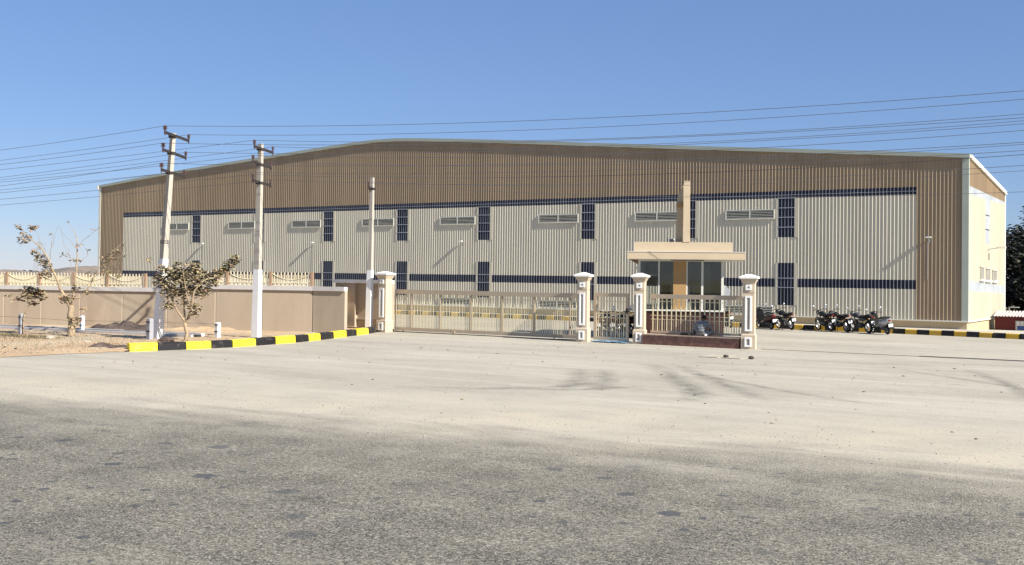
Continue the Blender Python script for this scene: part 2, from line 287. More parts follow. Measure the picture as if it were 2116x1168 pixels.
# ---------------------------------------------------------------- geometry helpers
class MB:
    def __init__(s, xf=None): s.v = []; s.f = []; s.m = []; s.xf = xf
    def add(s, vs, fs, mi=0):
        o = len(s.v); s.v += [tuple(s.xf(p)) if s.xf else tuple(p) for p in vs]
        for f in fs: s.f.append([i + o for i in f]); s.m.append(mi)
        return s
    def box(s, x0, x1, y0, y1, z0, z1, mi=0):
        return s.add([(x0, y0, z0), (x1, y0, z0), (x1, y1, z0), (x0, y1, z0), (x0, y0, z1), (x1, y0, z1), (x1, y1, z1), (x0, y1, z1)],
                     [(0, 3, 2, 1), (4, 5, 6, 7), (0, 1, 5, 4), (1, 2, 6, 5), (2, 3, 7, 6), (3, 0, 4, 7)], mi)
    def frustum(s, c0, h0, c1, h1, mi=0):     # centre and half sizes of bottom and top rectangle
        a = [(c0[0] + i * h0[0], c0[1] + j * h0[1], c0[2]) for i, j in ((-1, -1), (1, -1), (1, 1), (-1, 1))]
        b = [(c1[0] + i * h1[0], c1[1] + j * h1[1], c1[2]) for i, j in ((-1, -1), (1, -1), (1, 1), (-1, 1))]
        return s.add(a + b, [(0, 3, 2, 1), (4, 5, 6, 7), (0, 1, 5, 4), (1, 2, 6, 5), (2, 3, 7, 6), (3, 0, 4, 7)], mi)
    def bar(s, p, q, w, h, mi=0, up=(0, 0, 1)):
        p = Vector(p); q = Vector(q); d = (q - p).normalized(); u = Vector(up)
        if abs(d.dot(u)) > 0.98: u = Vector((0, 1, 0))
        r = d.cross(u).normalized() * w / 2; u2 = r.cross(d).normalized() * h / 2
        vs = [c + i * r + j * u2 for c in (p, q) for i, j in ((-1, -1), (1, -1), (1, 1), (-1, 1))]
        return s.add(vs, [(0, 1, 2, 3), (7, 6, 5, 4), (4, 5, 1, 0), (5, 6, 2, 1), (6, 7, 3, 2), (7, 4, 0, 3)], mi)
    def tube(s, pts, r, n=8, mi=0, cap=True):
        pts = [Vector(p) for p in pts]; rs = r if hasattr(r, '__len__') else [r] * len(pts)
        vs = []; fs = []; u = None
        for i, p in enumerate(pts):
            d = (pts[min(i + 1, len(pts) - 1)] - pts[max(i - 1, 0)]).normalized()
            if u is None: u = d.orthogonal().normalized()
            else:
                u = (u - d * u.dot(d)); u = u.normalized() if u.length > 1e-6 else d.orthogonal().normalized()
            w = d.cross(u)
            vs += [p + (u * math.cos(2 * math.pi * k / n) + w * math.sin(2 * math.pi * k / n)) * rs[i] for k in range(n)]
            if i: fs += [((i - 1) * n + k, (i - 1) * n + (k + 1) % n, i * n + (k + 1) % n, i * n + k) for k in range(n)]
        if cap: fs += [list(range(n))[::-1], [(len(pts) - 1) * n + k for k in range(n)]]
        return s.add(vs, fs, mi)
    def loft(s, secs, n=12, mi=0, p=2.4):     # secs: (x, zc, half width, half height), superellipse rings across y
        vs = []; fs = []
        for i, (x, zc, hw, hh) in enumerate(secs):
            for k in range(n):
                a = 2 * math.pi * k / n; c, d = math.cos(a), math.sin(a)
                vs.append((x, hw * math.copysign(abs(c) ** (2 / p), c), zc + hh * math.copysign(abs(d) ** (2 / p), d)))
            if i: fs += [((i - 1) * n + k, (i - 1) * n + (k + 1) % n, i * n + (k + 1) % n, i * n + k) for k in range(n)]
        fs += [list(range(n))[::-1], [(len(secs) - 1) * n + k for k in range(n)]]
        return s.add(vs, fs, mi)
    def ring(s, c, R, r, n=20, k=6, mi=0, sq=1.0):   # torus about the y axis
        vs = []; fs = []
        for i in range(n):
            a = 2 * math.pi * i / n
            for j in range(k):
                b = 2 * math.pi * j / k; rr = R + r * math.cos(b)
                vs.append((c[0] + rr * math.cos(a), c[1] + r * sq * math.sin(b), c[2] + rr * math.sin(a)))
                fs.append((i * k + j, i * k + (j + 1) % k, ((i + 1) % n) * k + (j + 1) % k, ((i + 1) % n) * k + j))
        return s.add(vs, fs, mi)
    def ball(s, c, r, n=10, m=7, mi=0):
        r = r if hasattr(r, '__len__') else (r, r, r); vs = []; fs = []
        for i in range(m + 1):
            th = math.pi * i / m
            for k in range(n):
                a = 2 * math.pi * k / n
                vs.append((c[0] + r[0] * math.sin(th) * math.cos(a), c[1] + r[1] * math.sin(th) * math.sin(a), c[2] + r[2] * math.cos(th)))
            if i: fs += [((i - 1) * n + k, i * n + k, i * n + (k + 1) % n, (i - 1) * n + (k + 1) % n) for k in range(n)]
        return s.add(vs, fs, mi)
    def prism(s, poly, a0, a1, axis='y', mi=0):      # polygon (u, z) extruded along an axis
        n = len(poly)
        f = (lambda u, a, z: (u, a, z)) if axis == 'y' else (lambda u, a, z: (a, u, z)) if axis == 'x' else (lambda u, a, z: (u, z, a))
        vs = [f(u, a0, z) for u, z in poly] + [f(u, a1, z) for u, z in poly]
        fs = [list(range(n)), list(range(2 * n - 1, n - 1, -1))] + [(i, n + i, n + (i + 1) % n, (i + 1) % n) for i in range(n)]
        return s.add(vs, fs, mi)
    def mesh(s, name, mats, smooth=False, origin=None):
        me = bpy.data.meshes.new(name)
        o = Vector(origin) if origin is not None else Vector()
        me.from_pydata([tuple(Vector(p) - o) for p in s.v], [], s.f)
        for m in (mats if isinstance(mats, (list, tuple)) else [mats]): me.materials.append(m)
        me.polygons.foreach_set('material_index', s.m)
        if smooth: me.polygons.foreach_set('use_smooth', [True] * len(s.f))
        me.update()
        import bmesh
        b = bmesh.new(); b.from_mesh(me); bmesh.ops.recalc_face_normals(b, faces=b.faces); b.to_mesh(me); b.free()
        return me
    def build(s, name, mats, parent=None, smooth=False, world=True, loc=None):
        origin = None
        if world and parent is not None:
            origin = wloc(parent)
        if world and parent is None: origin = loc
        me = s.mesh(name, mats, smooth, origin)
        return link(name, me, parent, loc if (parent is None and loc is not None) else None)
def wloc(o):
    v = Vector()
    while o is not None: v += o.location; o = o.parent
    return v
def link(name, me, parent=None, loc=None):
    o = bpy.data.objects.new(name, me); COL.objects.link(o)
    if parent is not None: o.parent = parent
    if loc is not None: o.location = loc
    return o
def tag(o, label=None, cat=None, group=None, kind=None):
    if label: o['label'] = label
    if cat: o['category'] = cat
    if group: o['group'] = group
    if kind: o['kind'] = kind
    return o
def thing(name, label, cat, loc=(0, 0, 0), group=None, rot=None):
    o = bpy.data.objects.new(name, None); COL.objects.link(o); o.location = loc
    o.empty_display_size = 0.2
    if rot: o.rotation_euler = rot
    return tag(o, label, cat, group)
def part_kind(o): o['kind'] = 'stuff'; return o

# ================================================================ GROUND
def sheet(name, poly, z, m, kind='structure'):
    mb = MB(); mb.add([(x, y, z) for x, y in poly], [list(range(len(poly)))])
    return tag(mb.build(name, m), kind=kind)
sheet('ground', [(-4000, -1500), (4000, -1500), (4000, 4500), (-4000, 4500)], -0.03, M_FIELD)
ey = lambda x: 16.9 + 0.165 * (x + 2.3)
fe = [(-90 + i * 0.25, ey(-90 + i * 0.25) + 0.55 * noise.noise((i * 0.09, 3, 1)) + 0.3 * noise.noise((i * 0.4, 7, 1)) + 0.12 * noise.noise((i * 1.3, 2, 8))) for i in range(601)]
sheet('road', fe + [(60, -60), (-90, -60)], 0.0, M_ROAD)
sheet('forecourt', fe + [(60, 75), (-90, 75)], 0.0, M_FORE)
# tyre marks on the forecourt
def smear(pts, w):
    vs = []; fs = []; fd = []
    n = 14
    for i in range(n + 1):
        t = i / n; k = t * (len(pts) - 1); a = int(min(k, len(pts) - 2)); u = k - a
        p = Vector(pts[a]).lerp(Vector(pts[a + 1]), u); d = (Vector(pts[a + 1]) - Vector(pts[a])).normalized(); r = Vector((-d.y, d.x)) * w
        for j, s in enumerate((-1, -0.5, 0, 0.5, 1)):
            q = p + r * s; vs.append((q.x, q.y, 0.005)); fd.append((1 - abs(s)) * math.sin(math.pi * min(1, t * 1.1 + 0.02)) ** 0.6 if 0 < t < 1 else 0)
        if i:
            for j in range(4): fs.append(((i - 1) * 5 + j, (i - 1) * 5 + j + 1, i * 5 + j + 1, i * 5 + j))
    return vs, fs, fd
V_, F_, D_ = [], [], []
for pts, w in (([(-14.5, 25.8), (-13.1, 23.3), (-12.3, 21.6), (-11.8, 20.0)], 0.42), ([(-13.9, 26.0), (-12.4, 23.4), (-11.6, 21.6), (-11.2, 20.4)], 0.38), ([(-12.1, 22.6), (-12.5, 20.8), (-13.6, 19.5), (-15.5, 19.0)], 0.32),
               ([(-11.0, 22.4), (-11.6, 21.0), (-13.0, 19.8)], 0.3), ([(-13.9, 28.8), (-11.6, 25.4), (-9.8, 22.4), (-8.5, 20.4)], 0.42), ([(-13.2, 29.0), (-10.6, 25.4), (-8.6, 22.6), (-7.2, 20.8)], 0.36), ([(-10.5, 23.6), (-9.2, 21.6), (-9.0, 19.8)], 0.45),
               ([(-12.8, 27.6), (-10.4, 25.4), (-7.6, 23.2), (-4.4, 21.4)], 0.2), ([(-6, 33), (-4, 28), (-3, 24)], 0.3), ([(-8, 32), (-2, 26), (2, 23)], 0.22)):
    a, b_, c_ = smear(pts, w); o = len(V_); V_ += a; F_ += [[i + o for i in f] for f in b_]; D_ += c_
me = bpy.data.meshes.new('tyre_marks'); me.from_pydata(V_, [], F_); at = me.attributes.new('fade', 'FLOAT', 'POINT'); at.data.foreach_set('value', D_); me.materials.append(M_MARK)
tag(link('tyre_marks', me), kind='structure')
# narrow joint / gate rail slot running right from the last pillar
mb = MB(); mb.bar((-13.6, 37.25, 0.006), (-8.3, 37.45, 0.006), 0.04, 0.012); mb.bar((-8.3, 37.45, 0.008), (-2.0, 37.72, 0.008), 0.12, 0.016)
mb.bar((-8.3, 37.58, 0.010), (-2.0, 37.84, 0.010), 0.03, 0.02)
tag(mb.build('floor_joint', mat('dark_slot_iron', (0.09, 0.085, 0.075), 0.8)), kind='structure')

# left verge: lumpy orange soil behind the kerb
KP = [(-28.02, 21.69), (-27.75, 22.54), (-27.55, 23.48), (-27.40, 24.38), (-27.33, 25.22), (-27.38, 26.30), (-27.49, 27.34), (-27.66, 28.48), (-27.86, 29.38), (-28.09, 30.25), (-28.47, 31.38), (-28.87, 32.55), (-29.23, 33.59), (-29.69, 34.84), (-30.18, 35.9)]
def kx(y):
    if y < KP[0][1]:
        return -28.02 - max(0, 19.0 - y) * 0.55 - 0.25 * math.sin(y * 1.7) * (1 if y < 21 else 0) - (0.3 if y < 21.4 else 0)
    for a, b in zip(KP, KP[1:]):
        if y <= b[1]: return a[0] + (b[0] - a[0]) * (y - a[1]) / (b[1] - a[1]) - 0.13
    return KP[-1][0]
mb = MB(); rows = [10 + 0.22 * i for i in range(127)]; offs = [0]
while offs[-1] < 45: offs.append(offs[-1] + 0.2 + 0.012 * offs[-1])
nC = len(offs); vs = []; fs = []
for i, y in enumerate(rows):
    x0 = kx(y)
    for j, o in enumerate(offs):
        x = x0 - o
        h = 0.05 * noise.noise((x * 0.5, y * 0.5, 1)) + 0.035 * noise.noise((x * 1.7, y * 1.7, 5)) + 0.02 * noise.noise((x * 4, y * 4, 9))
        e = min(1, o / 1.2) if y < 21.5 else 1
        z = 0.010 + e * max(0, 0.055 + h) if y < 21.5 else 0.10 + 0.6 * h
        if 21.5 <= y < 22.5: z = (0.010 + max(0, 0.055 + h)) * (22.5 - y) + (0.10 + 0.6 * h) * (y - 21.5)
        vs.append((x, y, z))
        if i and j: fs.append(((i - 1) * nC + j - 1, (i - 1) * nC + j, i * nC + j, i * nC + j - 1))
mb.add(vs, fs); tag(mb.build('verge', M_SOIL, smooth=True), kind='structure')

# kerb stones, painted alternately
def kerb(name, pts, h, w, side, m_a, m_b):
    root = bpy.data.objects.new(name, None); COL.objects.link(root); root.location = (pts[0][0], pts[0][1], 0); tag(root, kind='structure')
    for i, (a, b) in enumerate(zip(pts, pts[1:])):
        a = Vector(a); b = Vector(b); d = (b - a).normalized(); n = Vector((-d.y, d.x)) * side
        a2 = a + d * 0.012; b2 = b - d * 0.012; j = Vector((random.uniform(-.012, .012), random.uniform(-.012, .012))); hh = h + random.uniform(-.01, .01)
        q = []
        for z, off in ((0, 0), (hh - 0.03, 0.015), (hh, 0.05)):
            q += [(*(a2 + j + n * off), z), (*(b2 + j + n * off), z)]
        q += [(*(a2 + j + n * w), hh), (*(b2 + j + n * w), hh), (*(a2 + n * w), 0), (*(b2 + n * w), 0)]
        m = MB(); m.add(q, [(0, 1, 3, 2), (2, 3, 5, 4), (4, 5, 7, 6), (6, 7, 9, 8), (0, 2, 4, 6, 8), (1, 9, 7, 5, 3)])
        m.build('kerb_stone', m_a if i % 2 == 0 else m_b, root)
kerb('kerb', KP, 0.25, 0.26, 1, M_YEL, M_BLK)
bk = []; x = -46.0
BKY = lambda x: 53.75 if x < -20 else 53.75 - 1.55 * ((x + 20) / 13.0) ** 1.6
while x < -1: bk.append((x, BKY(x))); x += 0.56
kerb('building_kerb', bk, 0.24, 0.16, 1, M_YEL2, M_BLK)
poly = [(px, py + 0.15) for px, py in bk] + [(-1, 56), (-46, 56)]
mb = MB(); mb.add([(a, b, 0.20) for a, b in poly], [list(range(len(poly)))]); tag(mb.build('walkway', M_WALK), kind='structure')

# ================================================================ WAREHOUSE
YB = 55.84; XL, XR = -76.24, -10.15; RP = 0.18; NR = round((XR - XL) / RP)
wh = thing('warehouse_building', 'long beige and brown corrugated metal warehouse with low gable and dark window strips', 'warehouse', (-43, YB, 0))
ROOF = [(-76.24, 9.40), (-72, 9.79), (-67.84, 10.14), (-62.5, 10.52), (-57.44, 10.85), (-52.5, 11.17), (-49, 11.38), (-47.2, 11.45), (-45.5, 11.44), (-43.5, 11.33), (-38.46, 10.96), (-32, 10.42), (-25.35, 9.86), (-18, 9.27), (-10.15, 8.63)]
def interp(P, x):
    if x <= P[0][0]: return P[0][1]
    for a, b in zip(P, P[1:]):
        if x <= b[0]: return a[1] + (b[1] - a[1]) * (x - a[0]) / (b[0] - a[0])
    return P[-1][1]
rz = lambda x: interp(ROOF, x) - 0.1
PROF = [(0, 0), (0.014, -0.040), (0.036, -0.040), (0.080, 0), (RP, 0)]
def corr(mb, k0, k1, z0, z1, mi_pan=0, mi_rib=0, origin=XL, y=YB):
    f = lambda z, x: z(x) if callable(z) else z
    for k in range(k0, k1):
        for (a, ya), (b, yb) in zip(PROF, PROF[1:]):
            xa = origin + k * RP + a; xb = origin + k * RP + b
            mi = mi_rib if a == 0.014 else mi_pan
            mb.add([(xa, y + ya, f(z0, xa)), (xb, y + yb, f(z0, xb)), (xb, y + yb, f(z1, xb)), (xa, y + ya, f(z1, xa))], [(0, 1, 2, 3)], mi)
kk = lambda x: round((x - XL) / RP)
WIN = [(kk(a), kk(a) + 5) for a in (-65.08, -58.5, -51.72, -45.27, -38.78, -31.4, -25.05, -19.58)]
kL, kR = kk(-73.2), kk(-12.45)
mb = MB(); corr(mb, 0, kL, 0.6, rz); corr(mb, kR, NR, 0.6, rz); corr(mb, kL, kR, 7.15, rz); mb.build('upper_cladding', M_BROWN, wh)
mb = MB(); pos = kL
for a, b in WIN + [(kR, kR)]:
    corr(mb, pos, a, 0.6, 2.1); corr(mb, pos, a, 2.55, 6.78)
    if a != b: corr(mb, a, b, 0.6, 1.15); corr(mb, a, b, 3.37, 4.72)
    pos = b
mb.build('lower_cladding', M_BEIGE, wh)
pos = kL                                       # tinted skylight sheets, one per bay
for a, b in WIN + [(kR, kR)]:
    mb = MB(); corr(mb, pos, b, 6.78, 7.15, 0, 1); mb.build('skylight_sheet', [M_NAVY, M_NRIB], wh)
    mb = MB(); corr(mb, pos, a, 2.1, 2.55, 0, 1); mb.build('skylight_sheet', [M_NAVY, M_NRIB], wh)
    pos = b
mb = MB(); mb.box(XL + kL * RP, XL + kR * RP, YB - 0.050, YB - 0.048, 6.935, 6.955)
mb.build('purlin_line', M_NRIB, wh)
def window(a, b, zs):
    xa, xb = XL + a * RP, XL + b * RP
    f = MB(); f.box(xa - 0.10, xa, YB - 0.052, YB + 0.02, zs[0], zs[-1]); f.box(xb, xb + 0.16, YB - 0.052, YB + 0.02, zs[0], zs[-1])
    w = f.build('window', M_BEIGE, wh)
    for z0, z1 in zip(zs, zs[1:]):
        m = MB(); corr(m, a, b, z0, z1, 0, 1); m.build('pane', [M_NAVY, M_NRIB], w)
    for z in zs[1:]:
        if z == zs[-1] and zs[0] < 3: continue
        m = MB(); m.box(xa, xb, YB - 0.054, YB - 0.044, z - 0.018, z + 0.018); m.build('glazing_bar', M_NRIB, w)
for a, b in WIN:
    window(a, b, [4.72, 5.25, 5.77, 6.27, 6.78]); window(a, b, [1.15, 2.08, 2.57, 3.37])
def louvre(x0, x1, z0, z1, n):
    fr = MB(); y0, y1 = YB - 0.085, YB - 0.047
    fr.box(x0, x1, y0, y1, z1 - 0.055, z1); fr.box(x0, x1, y0, y1, z0, z0 + 0.055)
    fr.box(x0, x0 + 0.06, y0, y1, z0 + 0.055, z1 - 0.055); fr.box(x1 - 0.06, x1, y0, y1, z0 + 0.055, z1 - 0.055)
    xm = (x0 + x1) / 2; fr.box(xm - 0.03, xm + 0.03, y0, y1, z0 + 0.055, z1 - 0.055)
    l = fr.build('louvre', M_LOUVRE, wh)
    b = MB(); b.box(x0 + 0.06, x1 - 0.06, YB - 0.052, YB - 0.049, z0 + 0.055, z1 - 0.055); b.build('back_panel', M_DARK, l)  # black sheet paints the shade behind the blades
    st = (z1 - z0 - 0.11) / n
    for i in range(n):
        zc = z0 + 0.055 + st * (i + 0.5)
        for xa, xb in ((x0 + 0.06, xm - 0.03), (xm + 0.03, x1 - 0.06)):
            s = MB(); q = [(y0 + 0.004, zc - st * 0.18), (y0 + 0.004, zc + st * 0.04), (y1 - 0.006, zc + st * 0.14), (y1 - 0.006, zc + st * 0.08)]; s.prism(q, xa, xb, 'x')
            s.build('blade', M_LOUVRE, l)
for x in (-68.2, -61.16, -54.75, -48.28, -41.76, -34.37, -27.92, -22.46):
    louvre(x, x + 2.76, 5.69, 6.22, 5); louvre(x, x + 2.72, 0.62, 1.09, 4)
for x in (-63.83, -52.70, -40.03, -25.55, -11.91):
    a = MB(); a.tube([(x, YB, 4.45), (x, YB - 0.09, 4.58), (x, YB - 0.12, 4.64)], 0.022, 6); a.box(x - 0.06, x + 0.06, YB - 0.035, YB - 0.031, 4.36, 4.54)
    l = a.build('wall_lamp', M_GALV, wh)
    h = MB(); h.frustum((x, YB - 0.17, 4.62), (0.14, 0.09), (x, YB - 0.17, 4.69), (0.10, 0.07)); h.build('lamp_head', mat('lamp_grey', (0.55, 0.55, 0.5), 0.5), l)
    g = MB(); g.box(x - 0.12, x + 0.12, YB - 0.24, YB - 0.10, 4.608, 4.618); g.build('lens', M_WHITE, l)
    mb = MB(); mb.tube([(x - 0.06, YB - 0.04, 4.42), (x - 0.06, YB - 0.045, 2.6)], 0.008, 5); mb.build('conduit', M_GALV, l)
# plinth, drip ledge, trims
mb = MB(); mb.box(XL, XR, YB - 0.0, YB + 0.3, -0.6, 0.55); mb.build('plinth', M_PLINTH, wh)
mb = MB(); mb.box(XL - 0.05, XR + 0.08, YB - 0.11, YB - 0.002, 0.55, 0.61); mb.build('drip_ledge', M_CREAM, wh)
mb = MB()
for (a, za), (b, zb) in zip(ROOF, ROOF[1:]):
    a2 = a - (0.12 if a == XL else 0); b2 = b + (0.10 if b == XR else 0)
    mb.add([(a2, YB - 0.12, za - 0.17), (b2, YB - 0.12, zb - 0.17), (b2, YB - 0.12, zb + 0.03), (a2, YB - 0.12, za + 0.03), (b2, YB + 0.25, zb + 0.03), (a2, YB + 0.25, za + 0.03), (b2, YB - 0.02, zb - 0.17), (a2, YB - 0.02, za - 0.17)],
           [(0, 1, 2, 3), (3, 2, 4, 5), (0, 7, 6, 1)])
mb.add([(XR + 0.1, YB - 0.12, 8.46), (XR + 0.1, YB + 0.25, 8.46), (XR + 0.1, YB + 0.25, 8.66), (XR + 0.1, YB - 0.12, 8.66)], [(0, 1, 2, 3)])
mb.add([(XL - 0.12, YB - 0.12, 9.23), (XL - 0.12, YB + 0.25, 9.23), (XL - 0.12, YB + 0.25, 9.43), (XL - 0.12, YB - 0.12, 9.43)], [(0, 1, 2, 3)])
mb.build('roof_trim', M_TRIM, wh)
mb = MB(); mb.box(XR - 0.24, XR + 0.065, YB - 0.065, YB - 0.048, 0.61, 8.46); mb.box(XR + 0.034, XR + 0.065, YB - 0.048, YB + 0.12, 0.61, 8.5); mb.build('corner_trim', M_TRIM, wh)
mb = MB(); mb.box(XL - 0.06, XL + 0.2, YB - 0.065, YB - 0.048, 0.61, 9.23); mb.box(XL - 0.2, XL - 0.07, YB - 0.16, YB - 0.02, 9.1, 9.42); mb.build('corner_trim', M_CREAM, wh)
# right side wall, falling away to the back
YE = 66.4; sz = lambda y: 8.52 - (y - YB) * 0.098
sw = MB(xf=lambda p: (XR + (YB - p[1]), YB + p[0], p[2]))      # local x -> site y, local -y -> site +x
nS = round((YE - YB) / RP); zt = lambda d: sz(YB + d); b1 = lambda d: 7.15 - 0.012 * d; b0 = lambda d: 6.72 + 0.015 * d
l1 = lambda d: 2.56 - 0.023 * d; l0 = lambda d: 2.04 - 0.013 * d
def swall(mats, k0, k1, z0, z1, name):
    m = MB(xf=sw.xf); corr(m, k0, k1, z0, z1, 0, len(mats) - 1, origin=0, y=YB); m.build(name, mats, wh)
swall([M_BROWN], 0, nS, b1, zt, 'side_upper_cladding'); swall([M_PALEBAND], 0, nS, b0, b1, 'side_skylight'); swall([M_PALEBAND], 0, nS, l0, l1, 'side_skylight')
m = MB(xf=sw.xf)
corr(m, 0, nS, 0.6, l0, origin=0); ks, ke = round(4.72 / RP), round(5.9 / RP)
corr(m, 0, ks, l1, b0, origin=0); corr(m, ke, nS, l1, b0, origin=0); corr(m, ks, ke, l1, 4.5, origin=0); m.build('side_lower_cladding', M_BEIGE, wh)
for z0_, z1_ in ((4.5, 5.2), (5.25, 5.95), (6.0, b0)):
    m = MB(xf=sw.xf); corr(m, ks, ke, z0_, z1_, 0, 0, origin=0); m.build('side_pane', M_PALEBAND, wh)
for y0_, y1_, za, zb in ((58.95, 59.95, 2.66, 3.24), (60.6, 61.85, 2.62, 3.18), (62.5, 63.8, 2.60, 3.12)):
    m = MB(); m.box(XR + 0.03, XR + 0.06, y0_, y1_, za, zb); w = m.build('side_window', mat('grey_window', (0.33, 0.31, 0.27), 0.3, spec=0.5), wh)
    m = MB(); m.box(XR + 0.03, XR + 0.14, y0_ - 0.08, y1_ + 0.12, za - 0.12, za - 0.02); m.build('window_sill', M_WHITE, w)
    m = MB(); m.box(XR + 0.03, XR + 0.10, y0_ - 0.06, y1_ + 0.06, zb, zb + 0.06); m.build('window_head', M_BEIGE, w)
m = MB(); m.tube([(XR, 61.2, 4.2), (XR + 0.6, 61.4, 4.32)], 0.03, 6); l = m.build('wall_lamp', M_GALV, wh); m = MB(); m.box(XR + 0.5, XR + 0.85, 61.3, 61.6, 4.26, 4.36); m.build('lamp_head', M_LOUVRE, l)
m = MB(); m.box(XR - 0.3, XR, YB + 0.3, YE, -0.6, 0.55); m.build('side_plinth', M_PLINTH, wh)
m = MB(); m.box(XR + 0.002, XR + 0.10, YB + 0.002, YE + 0.1, 0.55, 0.60); m.build('side_ledge', M_CREAM, wh)
m = MB(); m.box(XR - 0.1, XR + 0.07, YE, YE + 0.16, 0.60, sz(YE)); m.build('downpipe', M_WHITE, wh)
m = MB(); m.add([(XR - 0.02, YB + 0.25, sz(YB) - 0.06), (XR + 0.13, YB + 0.25, sz(YB) - 0.06), (XR + 0.13, YE + 0.2, sz(YE) - 0.06), (XR - 0.02, YE + 0.2, sz(YE) - 0.06),
                 (XR - 0.02, YB + 0.25, sz(YB) + 0.13), (XR + 0.13, YB + 0.25, sz(YB) + 0.13), (XR + 0.13, YE + 0.2, sz(YE) + 0.13), (XR - 0.02, YE + 0.2, sz(YE) + 0.13)],
                [(0, 3, 2, 1), (4, 5, 6, 7), (0, 1, 5, 4), (1, 2, 6, 5), (2, 3, 7, 6), (3, 0, 4, 7)]); m.build('side_roof_trim', M_CREAM, wh)
# rest of the shell
m = MB()
rp = [(x, z) for x, z in ROOF]; n = len(rp)
m.add([(x, YB + 0.24, z) for x, z in rp] + [(x, YE + 0.1, z - 1.05) for x, z in rp], [(i, i + 1, n + i + 1, n + i) for i in range(n - 1)]); m.build('roof', M_ROOF, wh)
m = MB(); m.add([(x, YE, z - 1.1) for x, z in rp] + [(XR - 0.1, YE, -0.5), (XL, YE, -0.5)], [list(range(n + 2))]); m.build('back_wall', M_BEIGE, wh)
m = MB(); m.add([(XL, YB + 0.01, -0.5), (XL, YE, -0.5), (XL, YE, 8.3), (XL, YB + 0.01, 9.3)], [(0, 1, 2, 3)]); m.build('left_wall', M_BROWN, wh)

# ================================================================ GATE PILLARS
def pillar(x0, x1, y0, d, h, label, turn=0.0):
    xc, yc = (x0 + x1) / 2, y0 + d / 2; hx, hy = (x1 - x0) / 2, d / 2
    t = thing('gate_pillar', label, 'gate pillar', (xc, yc, 0), 'white capped gate pillars')
    m = MB(); m.box(x0 - 0.035, x1 + 0.035, y0 - 0.035, y0 + d + 0.035, 0, 0.50); m.frustum((xc, yc, 0.50), (hx + 0.035, hy + 0.035), (xc, yc, 0.54), (hx, hy)); m.build('base', M_PILLAR, t)
    m = MB(); m.box(x0, x1, y0, y0 + d, 0.54, 1.97); m.box(x0 + 0.012, x1 - 0.012, y0 + 0.012, y0 + d - 0.012, 1.97, 2.0); m.box(x0, x1, y0, y0 + d, 2.0, h - 0.34); m.build('shaft', M_PILLAR, t)
    m = MB(); m.frustum((xc, yc, h - 0.34), (hx, hy), (xc, yc, h - 0.16), (hx + 0.085, hy + 0.085)); m.build('capital', M_PILLAR, t)
    m = MB(); m.box(xc - hx - 0.115, xc + hx + 0.115, yc - hy - 0.115, yc + hy + 0.115, h - 0.16, h - 0.09); m.frustum((xc, yc, h - 0.09), (hx + 0.10, hy + 0.10), (xc, yc, h), (0.05, 0.05)); m.build('cap', M_CAP, t)
    def fr(xa, xb, za, zb, w, yf):
        f = MB(); y0_, y1_ = yf - 0.04, yf - 0.001
        f.box(xa, xb, y0_, y1_, zb - w, zb); f.box(xa, xb, y0_, y1_, za, za + w); f.box(xa, xa + w, y0_, y1_, za + w, zb - w); f.box(xb - w, xb, y0_, y1_, za + w, zb - w)
        o = f.build('panel_frame', M_WHITE, t); r = MB(); r.box(xa + w, xb - w, yf - 0.012, yf - 0.001, za + w, zb - w); r.build('inset', M_RECESS, o)
    fw = min(0.13, hx * 0.55)
    fr(xc - fw, xc + fw, 0.09, 0.42, 0.055, y0 - 0.035); fr(xc - fw, xc + fw, 0.64, 1.88, 0.06, y0); fr(xc - 0.10, xc + 0.10, 2.09, 2.28, 0.06, y0)
    m = MB(); m.tube([(xc - 0.12, yc, h - 0.08), (xc - 0.03, yc, h + 0.03), (xc + 0.05, yc, h + 0.01), (xc + 0.1, yc, h + 0.07)], 0.008, 5); m.build('cable_end', M_IRON, t)
    t.rotation_euler = (0, 0, rad(turn))
    return t
pillar(-30.40, -29.97, 36.24, 0.43, 2.62, 'square cream gate pillar at the left end of the sliding gate')
pillar(-20.67, -20.28, 36.44, 0.36, 2.66, 'cream gate pillar between the long sliding gate and the wicket gate', 11)
pillar(-18.47, -18.09, 36.88, 0.35, 2.66, 'cream gate pillar between the wicket gate and the railing on red granite', 13)
pillar(-14.20, -13.78, 36.86, 0.38, 2.66, 'cream gate pillar at the right end of the railing, next to the open entrance', 13)

# ================================================================ GATES AND RAILING
def share(name, me, root, x, y, z, sx=1):
    o = link(name, me, root); o.location = Vector((x, y, z)) - root.location; return o
def unit_bar(name, w, d, h, m):
    b = MB(); b.box(-w / 2, w / 2, -d / 2, d / 2, 0, h); return b.mesh(name, m)
g1 = thing('sliding_gate', 'long taupe sliding gate of thin cream vertical bars between two pillars', 'gate', (-25.5, 37.02, 0))
GX0, GX1, GY = -30.05, -20.8, 37.02
m = MB(); m.box(GX0, GX1, GY - 0.05, GY + 0.05, 1.66, 1.84); m.build('top_rail', M_GATE, g1)
m = MB(); m.box(GX0, GX1, GY - 0.06, GY + 0.06, 0.07, 0.21); m.build('bottom_rail', M_GATE, g1)
for z in (1.18, 1.52): m = MB(); m.box(GX0, GX1, GY - 0.012, GY + 0.012, z - 0.015, z + 0.015); m.build('mid_rail', M_BAR, g1)
posts = [-30.02, -29.17, -27.63, -26.05, -24.5, -22.96, -21.3]
pm = unit_bar('post', 0.07, 0.07, 1.45, M_GATE)
for x in posts: share('post', pm, g1, x, GY, 0.21)
bm_ = unit_bar('bar', 0.032, 0.026, 1.45, M_BAR); sb_ = unit_bar('short_bar', 0.022, 0.02, 0.97, M_BAR)
x = GX0 + 0.19; i = 0
